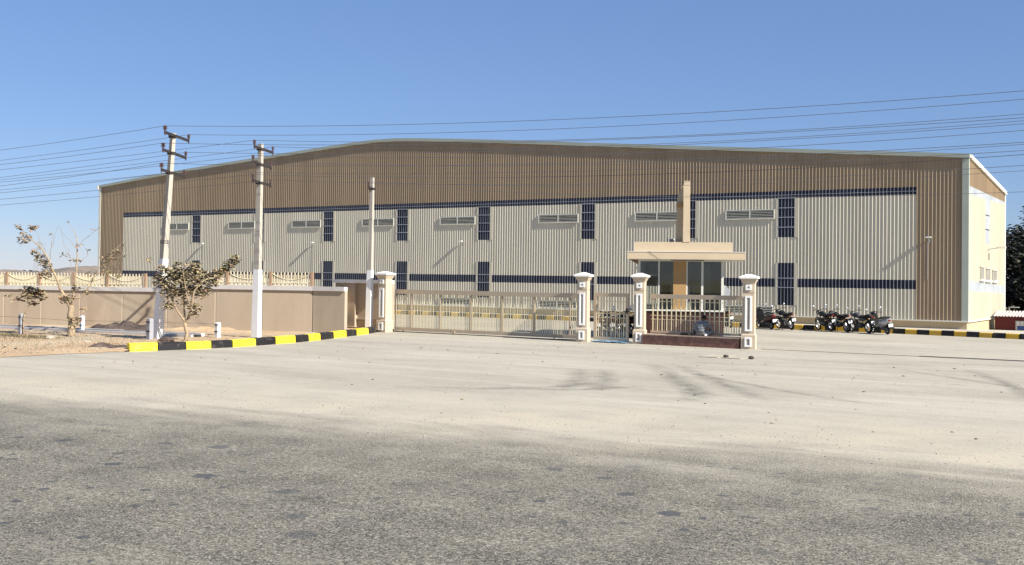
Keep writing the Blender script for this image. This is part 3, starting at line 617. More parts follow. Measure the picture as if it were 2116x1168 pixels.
while x < GX1 - 0.05:
    if min(abs(x - p) for p in posts) > 0.06: share('bar', bm_, g1, x, GY, 0.21)
    xs = x + 0.085
    if xs < GX1 and min(abs(xs - p) for p in posts) > 0.05: share('short_bar', sb_, g1, xs, GY, 0.21)
    x += 0.17
for x in (-29.6, -26.9, -22.0):
    m = MB(); m.ring((x, GY, 0.05), 0.035, 0.016, 12, 6); m.build('gate_wheel', M_IRON, g1)
m = MB(); m.box(-26.95, -26.8, GY - 0.09, GY - 0.065, 0.04, 0.17); m.build('wheel_housing', M_GATE, g1)
m = MB(); m.box(-30.3, -20.7, GY - 0.02, GY + 0.02, 0.004, 0.03); tag(m.build('gate_track', M_IRON), kind='structure')

g2 = thing('wicket_gate', 'small brown wicket gate with dense lower bars between two pillars', 'gate', (-19.4, 36.98, 0))
WX0, WX1, WY = -20.2, -18.72, 36.98
m = MB(); m.box(WX0, WX1, WY - 0.04, WY + 0.04, 1.74, 1.88); m.box(WX0, WX0 + 0.12, WY - 0.04, WY + 0.04, 0.2, 1.74); m.box(WX1 - 0.10, WX1, WY - 0.04, WY + 0.04, 0.2, 1.74); m.box(WX0, WX1, WY - 0.04, WY + 0.04, 0.08, 0.2); m.build('gate_frame', M_GATE, g2)
for z in (1.56, 1.10, 0.94): m = MB(); m.box(WX0 + 0.12, WX1 - 0.10, WY - 0.012, WY + 0.012, z - 0.012, z + 0.012); m.build('mid_rail', M_BAR, g2)
wb_ = unit_bar('bar', 0.03, 0.024, 1.54, M_BAR); ws_ = unit_bar('short_bar', 0.02, 0.018, 0.74, M_GATE)
x = WX0 + 0.2
while x < WX1 - 0.12:
    share('bar', wb_, g2, x, WY, 0.2); share('short_bar', ws_, g2, x + 0.09, WY, 0.2); x += 0.18
m = MB(); m.box(WX1 - 0.09, WX1 - 0.02, WY - 0.09, WY - 0.045, 1.12, 1.3); m.tube([(WX1 - 0.22, WY - 0.06, 1.2), (WX1 + 0.1, WY - 0.06, 1.2)], 0.012, 6); m.build('latch', M_IRON, g2)

pl = thing('granite_plinth', 'low red granite ledge under the railing beside the guard booth', 'ledge', (-16.1, 37.2, 0))
m = MB(); m.box(-18.04, -14.26, 36.80, 37.60, 0, 0.35)
m.build('granite_facing', M_GRANITE, pl)
m = MB(); m.box(-18.055, -14.25, 36.77, 37.63, 0.35, 0.385); m.build('ledge_top', mat('pale_granite_top', (0.40, 0.30, 0.23), 0.5, 0.15, 6), pl)
rl = thing('railing', 'brown metal railing with cream bars standing on the red granite ledge', 'railing', (-16.1, 37.42, 0.385))
RX0, RX1, RY = -18.0, -14.25, 37.42
m = MB(); m.box(RX0, RX1, RY - 0.05, RY + 0.05, 1.71, 1.87); m.build('top_rail', M_GATE, rl)
m = MB(); m.box(RX0, RX1, RY - 0.04, RY + 0.04, 0.42, 0.50); m.build('bottom_rail', M_GATE, rl)
m = MB(); m.box(RX1 - 0.13, RX1, RY - 0.05, RY + 0.05, 0.385, 1.71); m.build('end_post', M_GATE, rl)
for z in (1.60, 1.07, 0.93): m = MB(); m.box(RX0, RX1 - 0.13, RY - 0.011, RY + 0.011, z - 0.011, z + 0.011); m.build('mid_rail', M_BAR, rl)
rb_ = unit_bar('bar', 0.036, 0.03, 1.21, M_BAR); rs_ = unit_bar('short_bar', 0.02, 0.018, 0.43, M_GATE)
x = RX0 + 0.08
while x < RX1 - 0.15:
    share('bar', rb_, rl, x, RY, 0.5); share('short_bar', rs_, rl, x + 0.095, RY, 0.5); x += 0.19

# ================================================================ GUARD BOOTH
bo = thing('guard_booth', 'small tan guard booth with flat overhanging roof, glazed front and tall roof fin', 'guard booth', (-18, 40.3, 0))
bo.rotation_euler = (0, 0, rad(22)); bo.scale = (0.92, 1, 1)
BX0, BX1, BY0, BY1 = -19.98, -16.25, 40.66, 43.8
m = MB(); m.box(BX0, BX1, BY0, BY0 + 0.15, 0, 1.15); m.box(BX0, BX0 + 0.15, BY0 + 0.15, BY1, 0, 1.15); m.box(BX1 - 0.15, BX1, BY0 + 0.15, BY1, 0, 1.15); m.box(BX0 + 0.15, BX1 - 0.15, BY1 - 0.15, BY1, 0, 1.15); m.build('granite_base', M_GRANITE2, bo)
m = MB(); m.box(BX0 + 0.15, BX1 - 0.15, BY0 + 0.15, BY1 - 0.15, 0.02, 0.12); m.build('floor_slab', M_WALK, bo)
m = MB(); m.box(BX0 - 0.05, BX1 + 0.06, BY0 - 0.07, BY0 + 0.17, 1.15, 1.21); m.box(BX1 - 0.17, BX1 + 0.06, BY0 + 0.17, BY1, 1.15, 1.21); m.box(BX0 - 0.05, BX0 + 0.17, BY0 + 0.17, BY1, 1.15, 1.21); m.build('window_sill', M_FRAME, bo)
m = MB(); m.box(-18.43, -17.87, BY0 - 0.02, BY0 + 0.32, 1.21, 3.22); m.build('column', M_ORANGE, bo)
fbars = [(BX0, BX0 + 0.1, BY0 + 0.01, BY0 + 0.11, 1.21, 3.22)] + [(x, x + w, BY0 + 0.015, BY0 + 0.09, 1.21, 3.16) for x, w in ((-19.09, 0.06), (-17.87, 0.06), (-17.22, 0.09), (-16.36, 0.10))]
fbars += [(BX0 + 0.1, BX1, BY0 + 0.012, BY0 + 0.092, 3.16, 3.225), (BX1 - 0.06, BX1, BY0 + 1.5, BY0 + 1.58, 1.21, 3.22), (BX1 - 0.12, BX1, BY1 - 0.12, BY1, 1.21, 3.22)]
for q in fbars: m = MB(); m.box(*q); m.build('frame_bar', M_FRAME, bo)
for xa, xb in ((BX0 + 0.1, -19.09), (-19.03, -18.43), (-17.81, -17.22), (-17.13, -16.36)):
    g = MB(); g.box(xa, xb, BY0 + 0.05, BY0 + 0.056, 1.21, 3.16); g.build('pane', M_GLASS, bo)
g = MB(); g.box(BX1 - 0.03, BX1 - 0.024, BY0 + 0.09, BY0 + 1.5, 1.21, 3.22); g.build('pane', M_GLASS, bo)
g = MB(); g.box(BX1 - 0.03, BX1 - 0.024, BY0 + 1.58, BY1 - 0.12, 1.21, 3.22); g.build('pane', M_GLASS, bo)
m = MB()                                        # inner walls with the two lower openings
m.box(BX0 + 0.01, BX0 + 0.11, BY0 + 0.33, BY1, 2.12, 3.22); m.box(BX0 + 0.01, BX0 + 0.11, BY0 + 0.33, BY0 + 1.4, 1.21, 2.12)
for xa, xb, za, zb in ((BX0 + 0.11, BX1 - 0.12, 2.13, 3.22), (-19.30, -18.28, 1.15, 2.13), (-17.72, BX1 - 0.12, 1.15, 2.13)): m.box(xa, xb, BY1 - 0.11, BY1, za, zb)
m.build('inner_wall', M_INT, bo)
m = MB(); m.box(-18.30, -18.25, BY1 - 0.15, BY1 - 0.10, 1.15, 2.18); m.box(-18.25, -17.75, BY1 - 0.15, BY1 - 0.115, 2.13, 2.18); m.build('door_frame', M_FRAME, bo)
m = MB(); m.box(-19.10, -18.72, BY1 - 0.15, BY1 - 0.115, 1.75, 2.2); m.build('notice_board', M_DARK, bo)
m = MB()
for i in range(7): m.box(-17.12 + i * 0.04, -17.085 + i * 0.04, 42.5 + 0.03 * (i % 2), 42.53 + 0.03 * (i % 2), 1.2, 3.1)
m.build('curtain', mat('grey_green_curtain', (0.42, 0.46, 0.42), 0.9), bo)
m = MB(); m.box(-20.40, -15.37, 40.0, 44.5, 3.235, 3.52); m.build('roof_slab', M_BOOTH, bo)
m = MB(); m.box(-20.36, -15.41, 40.04, 44.46, 3.222, 3.234); m.build('soffit', M_SOFFIT, bo)
m = MB(); m.box(-20.42, -15.35, 39.98, 44.52, 3.52, 3.545); m.build('drip_edge', M_FRAME, bo)
m = MB(); m.box(-20.12, -15.90, 40.22, 44.2, 3.545, 3.93); m.build('parapet', M_BOOTH, bo)
m = MB(); m.frustum((-17.865, 40.34, 3.93), (0.15, 0.14), (-17.865, 40.34, 6.38), (0.125, 0.14)); m.build('roof_fin', M_BOOTH, bo)
m = MB(); m.prism([(-18.34, 3.93), (-18.02, 3.93), (-18.0, 6.30), (-18.30, 5.72)], 40.62, 41.6, 'y'); m.build('rear_fin', M_BOOTH, bo)
m = MB(); m.box(-18.30, -18.02, 40.40, 40.615, 5.36, 5.50); m.build('fin_ledge', M_ORANGE, bo)
m = MB(); m.box(-18.50, -17.12, 40.30, 40.40, 3.17, 3.22); lt = m.build('tube_light', M_FRAME, bo); m = MB(); m.box(-18.52, -17.10, 40.27, 40.30, 3.19, 3.222); m.build('reflector', M_IRON, lt)
m = MB(); m.prism([(-20.36, 3.222), (-19.98, 3.222), (-19.98, 3.02)], 40.7, 43.9, 'y'); m.build('soffit_end_beam', mat('soffit_shade_brown', (0.2, 0.13, 0.08)), bo)  # drop beam at the soffit end, its shade put into the brown
m = MB(); m.add([(-16.24, 40.7, 1.72), (-16.0, 40.62, 1.80), (-15.96, 40.60, 2.02), (-16.24, 40.72, 2.24), (-16.24, 40.74, 1.72), (-16.0, 40.66, 1.80), (-15.96, 40.64, 2.02), (-16.24, 40.76, 2.24)],
                [(0, 1, 2, 3), (7, 6, 5, 4), (0, 4, 5, 1), (1, 5, 6, 2), (2, 6, 7, 3), (3, 7, 4, 0)]); m.build('hatch', M_WHITE, bo)
m = MB(); m.frustum((-18.55, 41.0, 3.95), (0.10, 0.06), (-18.55, 41.0, 4.08), (0.10, 0.10)); m.tube([(-18.72, 41.0, 3.93), (-18.72, 41.0, 4.15)], 0.015, 5); m.build('roof_lamp', M_GALV, bo)
ch = thing('office_chair', 'dark blue office chair with white curved frame behind the booth window', 'chair', (-17.55, 41.55, 0.12))
m = MB(); m.box(-17.8, -17.3, 41.3, 41.8, 0.55, 0.63); m.build('seat', M_BLUECH, ch)
m = MB(); m.prism([(-17.78, 0.7), (-17.32, 0.7), (-17.30, 1.45), (-17.36, 1.55), (-17.74, 1.55), (-17.80, 1.45)], 41.30, 41.34, 'y'); m.build('backrest', M_BLUECH, ch)
for a in (-17.60, -17.36): m = MB(); m.tube([(a - 0.18, 41.24, 1.60), (a - 0.05, 41.22, 1.62), (a + 0.02, 41.22, 1.52), (a + 0.03, 41.24, 1.1), (a, 41.3, 0.6)], 0.016, 6); m.build('frame_tube', M_FRAME, ch)
for a, b in ((-17.75, 41.35), (-17.35, 41.35), (-17.75, 41.75), (-17.35, 41.75)): m = MB(); m.tube([(a, b, 0.12), (a, b, 0.55)], 0.015, 6); m.build('leg', M_FRAME, ch)

# ================================================================ BOUNDARY WALL + RAILINGS
WA, WD = Vector((-44.8, 27.9)), Vector((14.33, 5.04)).normalized()
WN = Vector((WD.y, -WD.x))                      # faces the road
wp = lambda s, off=0.0: WA + WD * s + WN * off
def wbox(mb, s0, s1, n0, n1, z0, z1, mi=0):
    q = [wp(s0, n0), wp(s1, n0), wp(s1, n1), wp(s0, n1)]
    mb.add([(*p, z0) for p in q] + [(*p, z1) for p in q], [(0, 3, 2, 1), (4, 5, 6, 7), (0, 1, 5, 4), (1, 2, 6, 5), (2, 3, 7, 6), (3, 0, 4, 7)], mi)
SA0, SA1, SB1 = -14.0, 7.72, 14.72
strips_a = [-11.5, -9.6, -7.7, -5.8, -3.9, -2.0, 0.14, 2.02, 3.93, 5.99]; strips_b = [8.1, 10.35, 12.45]
def bwall(name, label, s0, s1, zt_, strips):
    t = thing(name, label, 'wall', (*wp((s0 + s1) / 2), 0))
    edges = [s0] + strips + [s1]
    for a, b in zip(edges, edges[1:]):
        m = MB(); wbox(m, a + 0.035, b - 0.035, -0.2, 0, -0.05, zt_ - 0.17); m.build('wall_panel', M_WALL, t)
    for a in strips: m = MB(); wbox(m, a - 0.035, a + 0.035, -0.2, -0.012, -0.05, zt_ - 0.17); m.build('joint_strip', M_STRIP, t)
    m = MB(); wbox(m, s0, s1, -0.28, 0.07, zt_ - 0.17, zt_); m.build('coping', M_COPING, t)
    return t
bwall('boundary_wall', 'lower tan boundary wall with grey coping behind the sparse tree and the white posts', SA0, SA1, 1.79, strips_a)
tb = bwall('boundary_wall', 'taller tan boundary wall section between the leaning pole and the gate recess', SA1, SB1, 1.95, strips_b)
A2 = wp(SB1); B2 = Vector((-29.42, 33.02))
m = MB(); d = (B2 - A2).normalized(); nn = Vector((d.y, -d.x)) * 0.2
m.add([(*p, z) for z in (-0.05, 1.78) for p in (A2, B2, B2 - nn, A2 - nn)], [(0, 3, 2, 1), (4, 5, 6, 7), (0, 1, 5, 4), (1, 2, 6, 5), (2, 3, 7, 6), (3, 0, 4, 7)]); m.build('wall_panel', M_WALL, tb)
n7 = nn.normalized() * 0.07
m = MB(); m.add([(*p, z) for z in (1.78, 1.95) for p in (A2 + n7, B2 + n7, B2 - nn, A2 - nn)], [(0, 3, 2, 1), (4, 5, 6, 7), (0, 1, 5, 4), (1, 2, 6, 5), (2, 3, 7, 6), (3, 0, 4, 7)]); m.build('coping', M_COPING, tb)
tr_ = thing('recess_wall', 'brown wall with grey coping and sunken panel beside the left gate pillar', 'wall', (-31.8, 37.3, 0))
m = MB(); m.box(-33.6, -32.45, 37.1, 37.4, -0.05, 2.08); m.build('pier', M_WALL2, tr_)
m = MB(); m.box(-32.45, -30.47, 37.28, 37.45, -0.05, 2.08); m.build('panel', M_WALL2, tr_)
m = MB(); m.box(-33.66, -30.47, 36.98, 37.45, 2.08, 2.23); m.build('coping', M_COPING, tr_)
m = MB(); m.box(-32.45, -30.49, 37.2, 37.279, 0.45, 0.5); m.build('ledge', M_WALL2, tr_)
m = MB(); q = [Vector((-29.60, 33.14)), Vector((-33.42, 37.38)), Vector((-33.6, 37.2)), Vector((-29.76, 33.0))]
m.add([(*p, z) for z in (-0.05, 1.90) for p in q], [(0, 3, 2, 1), (4, 5, 6, 7), (0, 1, 5, 4), (1, 2, 6, 5), (2, 3, 7, 6), (3, 0, 4, 7)]); m.build('return_wall', M_WALL, tr_)

def railing(name, label, s_posts, z0, off):
    t = thing(name, label, 'railing', (*wp(sum(s_posts) / len(s_posts), off), z0), 'picket railings on the boundary wall')
    pk = None; arches = MB()
    ang = math.atan2(WD.y, WD.x)
    def inst(nm, me, s, z, o2=0.0):
        o = link(nm, me, t); p = wp(s, off + o2); o.location = Vector((p.x, p.y, z)) - t.location; o.rotation_euler = (0, 0, ang); return o
    pom = unit_bar('post', 0.11, 0.11, 0.60, mat('rust_brown_post', (0.33, 0.22, 0.14), 0.7, 0.15)); pkm = {}
    pkm = MB(); pkm.box(-0.025, 0.025, -0.010, 0.010, 0, 0.40); pkm.prism([(-0.025, 0.40), (0.025, 0.40), (0, 0.45)], -0.012, 0.012, 'y'); pkm = pkm.mesh('picket', M_PICK)
    thin = unit_bar('thin_bar', 0.018, 0.018, 0.33, M_PICK)
    for i, s in enumerate(s_posts):
        inst('post', pom, s, z0)
        if i == len(s_posts) - 1: break
        s1 = s_posts[i + 1]; w = s1 - s; n = max(6, round(w / 0.15))
        for k in range(1, n):
            ss = s + w * k / n; inst('picket', pkm, ss, z0 + 0.13); 
        for k in range(n): inst('thin_bar', thin, s + w * (k + 0.5) / n, z0 + 0.13)
        pts = []
        for k in range(11):
            u = k / 10; zz = z0 + 0.56 - 0.30 * math.sin(math.pi * u) ** 0.75
            p = wp(s + w * u, off + 0.02); pts.append((p.x, p.y, zz))
        m = MB(); m.tube(pts, 0.013, 6); m.build('swag_rail', M_PICK, t)
        for zz in (0.14, 0.02):
            a, b = wp(s, off), wp(s1, off); m = MB(); m.bar((*a, z0 + zz), (*b, z0 + zz), 0.025, 0.025); m.build('lower_rail', M_PICK, t)
        na = round(w / 0.19)
        for k in range(na):
            pts = []
            for q in range(6):
                u = math.pi * q / 5; p = wp(s + w * (k + 0.5 + 0.42 * -math.cos(u)) / na, off); pts.append((p.x, p.y, z0 + 0.03 + 0.10 * math.sin(u)))
            arches.tube(pts, 0.014, 4)
    part_kind(arches.build('arches', M_PICK, t)); return t
railing('picket_railing', 'cream picket railing with sagging top rail on the lower boundary wall', [-9.4, -7.75, -6.1, -4.45, -2.8, -1.15, 0.17, 1.82, 3.5, 5.18, 6.97], 1.79, -0.14)
railing('picket_railing', 'cream picket railing with sagging top rail on the taller boundary wall', [7.9, 9.3, 10.8, 12.77, 14.6], 1.95, -0.14)

# low concrete drain kerbs and spoil along the wall
ds = thing('roadside_drain', 'narrow white edged concrete drain running in front of the boundary wall', 'drain', (-37, 26.2, 0))
dd_ = Vector((7.97, 0.98)).normalized(); dn = Vector((dd_.y, -dd_.x)); dp = lambda s, o: Vector((-41.22, 25.64)) + dd_ * s + dn * o
def dbox(mb, s0, s1, n0, n1, z0, z1):
    q = [dp(s0, n0), dp(s1, n0), dp(s1, n1), dp(s0, n1)]
    mb.add([(*p, z0) for p in q] + [(*p, z1) for p in q], [(0, 3, 2, 1), (4, 5, 6, 7), (0, 1, 5, 4), (1, 2, 6, 5), (2, 3, 7, 6), (3, 0, 4, 7)])
s = -14.0
while s < 9.5:
    m = MB(); dbox(m, s, s + 1.98, -0.16, 0.0, 0.0, 0.19 + random.uniform(-.01, .01)); m.build('drain_edge', M_COPING, ds)
    m = MB(); dbox(m, s, s + 1.98, -0.75, -0.55, 0.0, 0.21 + random.uniform(-.01, .01)); m.build('drain_edge', M_COPING, ds); s += 2.0
m = MB(); dbox(m, -14, 10, -0.55, -0.16, 0.0, 0.155); m.build('drain_bed_shade', M_DARK, ds)  # black bed stands in for the shadow inside the channel
def heap(name, label, c, rx, ry, h, seed, m_, cat='heap', ang=0.0):
    mb = MB(); n, k = 26, 10; vs = [(0, 0, h)]; fs = []
    for i in range(1, k + 1):
        r = i / k
        for j in range(n):
            a = 2 * math.pi * j / n; x = rx * r * math.cos(a); y = ry * r * math.sin(a)
            z = h * (1 - r * r) * (0.75 + 0.7 * noise.noise((x * 2.2 + seed, y * 2.2, seed))) + 0.05 * h * noise.noise((x * 9, y * 9, seed))
            vs.append((x * math.cos(ang) - y * math.sin(ang), x * math.sin(ang) + y * math.cos(ang), max(z, -0.02) if i < k else -0.03))
    for j in range(n): fs.append((0, 1 + j, 1 + (j + 1) % n))
    for i in range(1, k):
        for j in range(n): fs.append((1 + (i - 1) * n + j, 1 + i * n + j, 1 + i * n + (j + 1) % n, 1 + (i - 1) * n + (j + 1) % n))
    mb.add(vs, fs); o = mb.build(name, m_, world=False); o.location = c; return tag(o, label, cat)
heap('spoil_heap', 'dark rubble heap at the foot of the boundary wall left of the leaning pole', (-37.0, 28.3, 0.08), 1.9, 0.55, 0.42, 3.1, M_HEAP, ang=0.3)
heap('spoil_heap', 'pale crumbly soil bank along the wall base right of the leaning pole', (-34.4, 30.4, 0.06), 2.6, 0.6, 0.22, 8.1, M_SOIL, ang=0.34)
heap('ash_pile', 'low pile of dark twigs and rubble at the left end of the striped kerb', (-29.3, 21.9, 0.03), 0.95, 0.45, 0.18, 5.2, M_HEAP, ang=0.2)
def rock(label, c, r, seed, m_=None):
    mb = MB(); mb.ball((0, 0, 0), r, 9, 6); mb.v = [tuple(Vector(p) * (1 + 0.35 * noise.noise(Vector(p) * 6 + Vector((seed, 0, 0))))) for p in mb.v]
    o = mb.build('rock', m_ or mat('dusty_pebble', (0.42, 0.36, 0.28)), world=False); o.location = c; return tag(o, label, 'rock')
rock('pale rock on the orange soil between the shrub and the sparse tree', (-33.95, 22.97, 0.13), (0.17, 0.15, 0.11), 1)
rock('flat pale stone on the soil right of the sparse tree', (-31.6, 22.75, 0.10), (0.16, 0.12, 0.06), 4)
rock('dark rock against the striped kerb at the foot of the white painted pole', (-29.9, 24.6, 0.16), (0.34, 0.2, 0.11), 9, M_HEAP)
mb = MB(); rnd = random.Random(5)
for _ in range(900):
    y = rnd.uniform(17.5, 29); o = abs(rnd.gauss(0, 5)); x = kx(y) - 0.35 - o
    r = rnd.uniform(0.010, 0.032) * (1.6 if rnd.random() < 0.08 else 1)
    mb.ball((x, y, 0.10 if y > 22 else 0.06), (r * rnd.uniform(.7, 1.5), r, r * 0.7), 5, 3, rnd.choice((0, 0, 1, 2)))
tag(mb.build('gravel', [mat('dusty_pebble', (0.42, 0.36, 0.28), 0.9, 0.2, 8), M_SOIL, M_HEAP]), kind='stuff')
mb = MB()
for _ in range(2600):
    if rnd.random() < 0.62: x, y = rnd.gauss(-36.4, 1.5), rnd.gauss(23.0, 0.35)
    else: y = rnd.uniform(19.5, 25); x = kx(y) - rnd.uniform(0.4, 9)
    h = rnd.uniform(0.05, 0.16); a = rnd.uniform(0, 6.28); l = rnd.uniform(0.02, 0.10)
    z = 0.07; w = 0.008
    mb.add([(x - w, y, z), (x + w, y, z), (x + math.cos(a) * l, y + math.sin(a) * l, z + h)], [(0, 1, 2)], rnd.choice((0, 0, 1)))
tag(mb.build('grass', [mat('dull_green_grass', (0.12, 0.13, 0.06), 0.8), mat('dry_grass', (0.33, 0.28, 0.15), 0.8)]), kind='stuff')
mb = MB()                                        # scraps lying about on the forecourt
for _ in range(150):
    y = rnd.uniform(17.5, 36); x = rnd.uniform(-26, 3); r = rnd.uniform(0.008, 0.022)
    mb.ball((x, y, 0.010), (r * rnd.uniform(1, 3), r, r * 0.5), 5, 3, rnd.choice((0, 1, 1, 2)))
tag(mb.build('litter', [mat('dusty_pebble', (0.42, 0.36, 0.28)), M_HEAP, M_SOIL]), kind='stuff')

mb = MB()
for _ in range(1500):
    x = rnd.uniform(-30, 6); d_ = rnd.gauss(-0.6, 1.4); y = ey(x) + d_ + 0.6 * noise.noise((x * 0.4, 1, 1)); r = rnd.uniform(0.004, 0.010) * (1.8 if rnd.random() < 0.04 else 1)
    mb.ball((x, y, r * 0.4), (r * rnd.uniform(.8, 1.6), r, r * 0.8), 5, 3, rnd.choice((0, 0, 1, 2, 2)))
tag(mb.build('loose_grit', [mat('dusty_pebble', (0.42, 0.36, 0.28)), M_HEAP, mat('grey_chip', (0.2, 0.185, 0.16), 0.9)]), kind='stuff')

# ================================================================ POLES AND WIRES
def pole(base, top, w0, w1, ang, zwhite, label, arms, lean_white=None):
    b = Vector(base); tp = Vector(top); t = thing('utility_pole', label, 'utility pole', b, 'concrete utility poles')
    u = Vector((math.cos(ang), math.sin(ang), 0)); v = Vector((-u.y, u.x, 0))
    def sec(f, ex=0.0):
        c = b.lerp(tp, f); a = (w0 + (w1 - w0) * f) / 2 + ex; d = (w0 * 0.72 + (w1 * 0.75 - w0 * 0.72) * f) / 2 + ex
        return [c + u * i * a + v * j * d for i, j in ((-1, -1), (1, -1), (1, 1), (-1, 1))]
    fw = zwhite / tp.z
    def seg(f0, f1, ex, m_, nm):
        m = MB(); m.add(sec(f0, ex) + sec(f1, ex), [(0, 3, 2, 1), (4, 5, 6, 7), (0, 1, 5, 4), (1, 2, 6, 5), (2, 3, 7, 6), (3, 0, 4, 7)]); return m.build(nm, m_, t)
    seg(fw, 1, 0, M_POLE, 'shaft'); seg(0, fw, 0.012, M_WHITE, 'painted_base')
    for e0, e1, zz, ins in arms:
        p, q = Vector((*e0, zz)), Vector((*e1, zz)); m = MB(); m.bar(p, q, 0.07, 0.085)
        mid = b.lerp(tp, zz / tp.z); m.bar(mid + Vector((0, 0, -0.07)), mid + Vector((0, 0, 0.02)), w1 + 0.07, w1 + 0.03)
        a = m.build('crossarm', M_IRON, t)
        for c, r in ((p, ins), (q, ins * 0.8)):
            m = MB(); m.tube([c + Vector((0, 0, 0.03)), c + Vector((0, 0, 0.08))], 0.025, 8)
            for zq in (0.09, 0.14, 0.19): m.tube([c + Vector((0, 0, zq)), c + Vector((0, 0, zq + 0.018)), c + Vector((0, 0, zq + 0.045))], [r, r * 0.8, r * 0.4], 10)
            m.tube([c + Vector((0, 0, -0.10)), c + Vector((0, 0, 0.04))], 0.022, 6); m.build('insulator', M_PORC, a)
    return t, sec
A33 = rad(33)
t1, sec1 = pole((-31.46, 25.5, 0), (-30.82, 25.5, 7.33), 0.31, 0.17, rad(-8), 2.92, 'leaning concrete utility pole with three iron crossarms and white painted base behind the bushy tree',
     [((-30.25, 24.68), (-31.40, 26.68), 7.24, 0.085), ((-30.42, 24.75), (-31.80, 26.90), 6.66, 0.085), ((-30.44, 24.72), (-31.80, 26.85), 5.97, 0.085)])
m = MB(); m.tube([p for p in sec1(0.485, 0.012)] + [sec1(0.485, 0.012)[0]], 0.012, 5); m.tube([p for p in sec1(0.475, 0.012)] + [sec1(0.48, 0.012)[0]], 0.012, 5); m.build('tie_wire', M_IRON, t1)
pole((-29.62, 28.45, 0), (-29.55, 28.45, 7.22), 0.275, 0.16, rad(5), 2.59, 'upright concrete utility pole with three crossarms and white base standing behind the striped kerb',
     [((-29.2, 27.8), (-30.1, 29.6), 7.04, 0.07), ((-29.1, 27.65), (-30.1, 29.5), 6.47, 0.07), ((-29.2, 27.75), (-30.2, 29.6), 5.80, 0.07)])
pole((-30.93, 36.3, 0), (-30.87, 36.3, 6.70), 0.25, 0.15, rad(5), 2.65, 'bare topped concrete utility pole with one short bracket next to the gate recess',
     [((-30.6, 35.75), (-31.2, 36.8), 6.22, 0.06)])
WIRES = [
('p1', (-30.25, 24.68, 7.46), (-0.987, -0.16), -0.0857, 0.00172, 9.7),
('p1', (-30.25, 24.68, 7.46), (0.987, 0.16), -0.0547, 0.00161, 33.3),
('p1', (-31.4, 26.68, 7.46), (-0.987, -0.16), -0.0801, 0.00125, 11.8),
('p1', (-31.4, 26.68, 7.46), (0.987, 0.16), -0.0517, 0.00163, 34.3),
('p1', (-30.4, 24.7, 6.88), (-0.987, -0.16), -0.0809, 0.00178, 9.6),
('p1', (-30.4, 24.7, 6.88), (0.987, 0.16), -0.0573, 0.0016, 33.4),
('p1', (-31.95, 27.0, 6.88), (-0.987, -0.16), -0.0862, 0.00128, 11.7),
('p1', (-31.95, 27.0, 6.88), (0.987, 0.16), -0.0517, 0.00159, 35.0),
('p1', (-30.41, 24.7, 6.19), (-0.987, -0.16), -0.0951, 0.00179, 9.5),
('p1', (-30.41, 24.7, 6.19), (0.987, 0.16), -0.0537, 0.00159, 33.5),
('p1', (-31.85, 26.9, 6.19), (-0.987, -0.16), -0.0811, 0.00129, 11.6),
('p1', (-31.85, 26.9, 6.19), (0.987, 0.16), -0.0527, 0.00159, 34.9),
('p2', (-29.2, 27.8, 7.26), (-0.987, -0.16), -0.0654, 0.00067, 16.3),
('p2', (-29.2, 27.8, 7.26), (0.987, 0.16), -0.0623, 0.00205, 31.9),
('p2', (-30.1, 29.6, 7.26), (-0.987, -0.16), -0.0724, 0.00056, 18.3),
('p2', (-30.1, 29.6, 7.26), (0.987, 0.16), -0.0613, 0.00209, 32.7),
('p2', (-29.1, 27.65, 6.69), (-0.987, -0.16), -0.0626, 0.00068, 16.1),
('p2', (-29.1, 27.65, 6.69), (0.987, 0.16), -0.0578, 0.00205, 31.7),
('p2', (-30.1, 29.5, 6.69), (-0.987, -0.16), -0.0641, 0.00056, 18.3),
('p2', (-30.1, 29.5, 6.69), (0.987, 0.16), -0.0657, 0.00209, 32.8),
('p2', (-29.2, 27.75, 6.02), (-0.987, -0.16), -0.0637, 0.00068, 16.2),
('p2', (-29.2, 27.75, 6.02), (0.987, 0.16), -0.0563, 0.00204, 31.9),
('p2', (-30.2, 29.6, 6.02), (-0.987, -0.16), -0.0622, 0.00056, 18.3),
('p2', (-30.2, 29.6, 6.02), (0.987, 0.16), -0.0623, 0.00208, 32.9),
('p3', (-30.6, 35.75, 6.45), (0.987, 0.16), -0.0623, 0.0021, 33.0),
('p3', (-31.2, 36.8, 6.45), (0.987, 0.16), -0.0873, 0.00211, 33.6)
]
AN = ['near end of its top', 'far end of its top', 'near end of its middle', 'far end of its middle', 'near end of its lowest', 'far end of its lowest']
PN = {'p1': 'leaning', 'p2': 'upright', 'p3': 'bracketed'}; cnt = {}
for k, E_, e, b_, c_, tm in WIRES:
    key = (k, E_); side = 'leftward' if e[0] < 0 else 'rightward'
    i = cnt.setdefault(k, {}).setdefault(E_, len(cnt[k]))
    pts = []
    for q in range(25):
        u = tm * q / 24; pts.append((E_[0] + e[0] * u, E_[1] + e[1] * u, E_[2] + b_ * u + c_ * u * u))
    m = MB(); m.tube(pts, 0.0075, 5)
    o = m.build('power_line', M_WIRE, loc=E_)
    arm = AN[i] + ' crossarm' if k != 'p3' else ('near' if i == 0 else 'far') + ' end of its short bracket'
    tag(o, 'overhead wire running %s from the %s pole, %s' % (side, PN[k], arm), 'power line', 'overhead power lines')

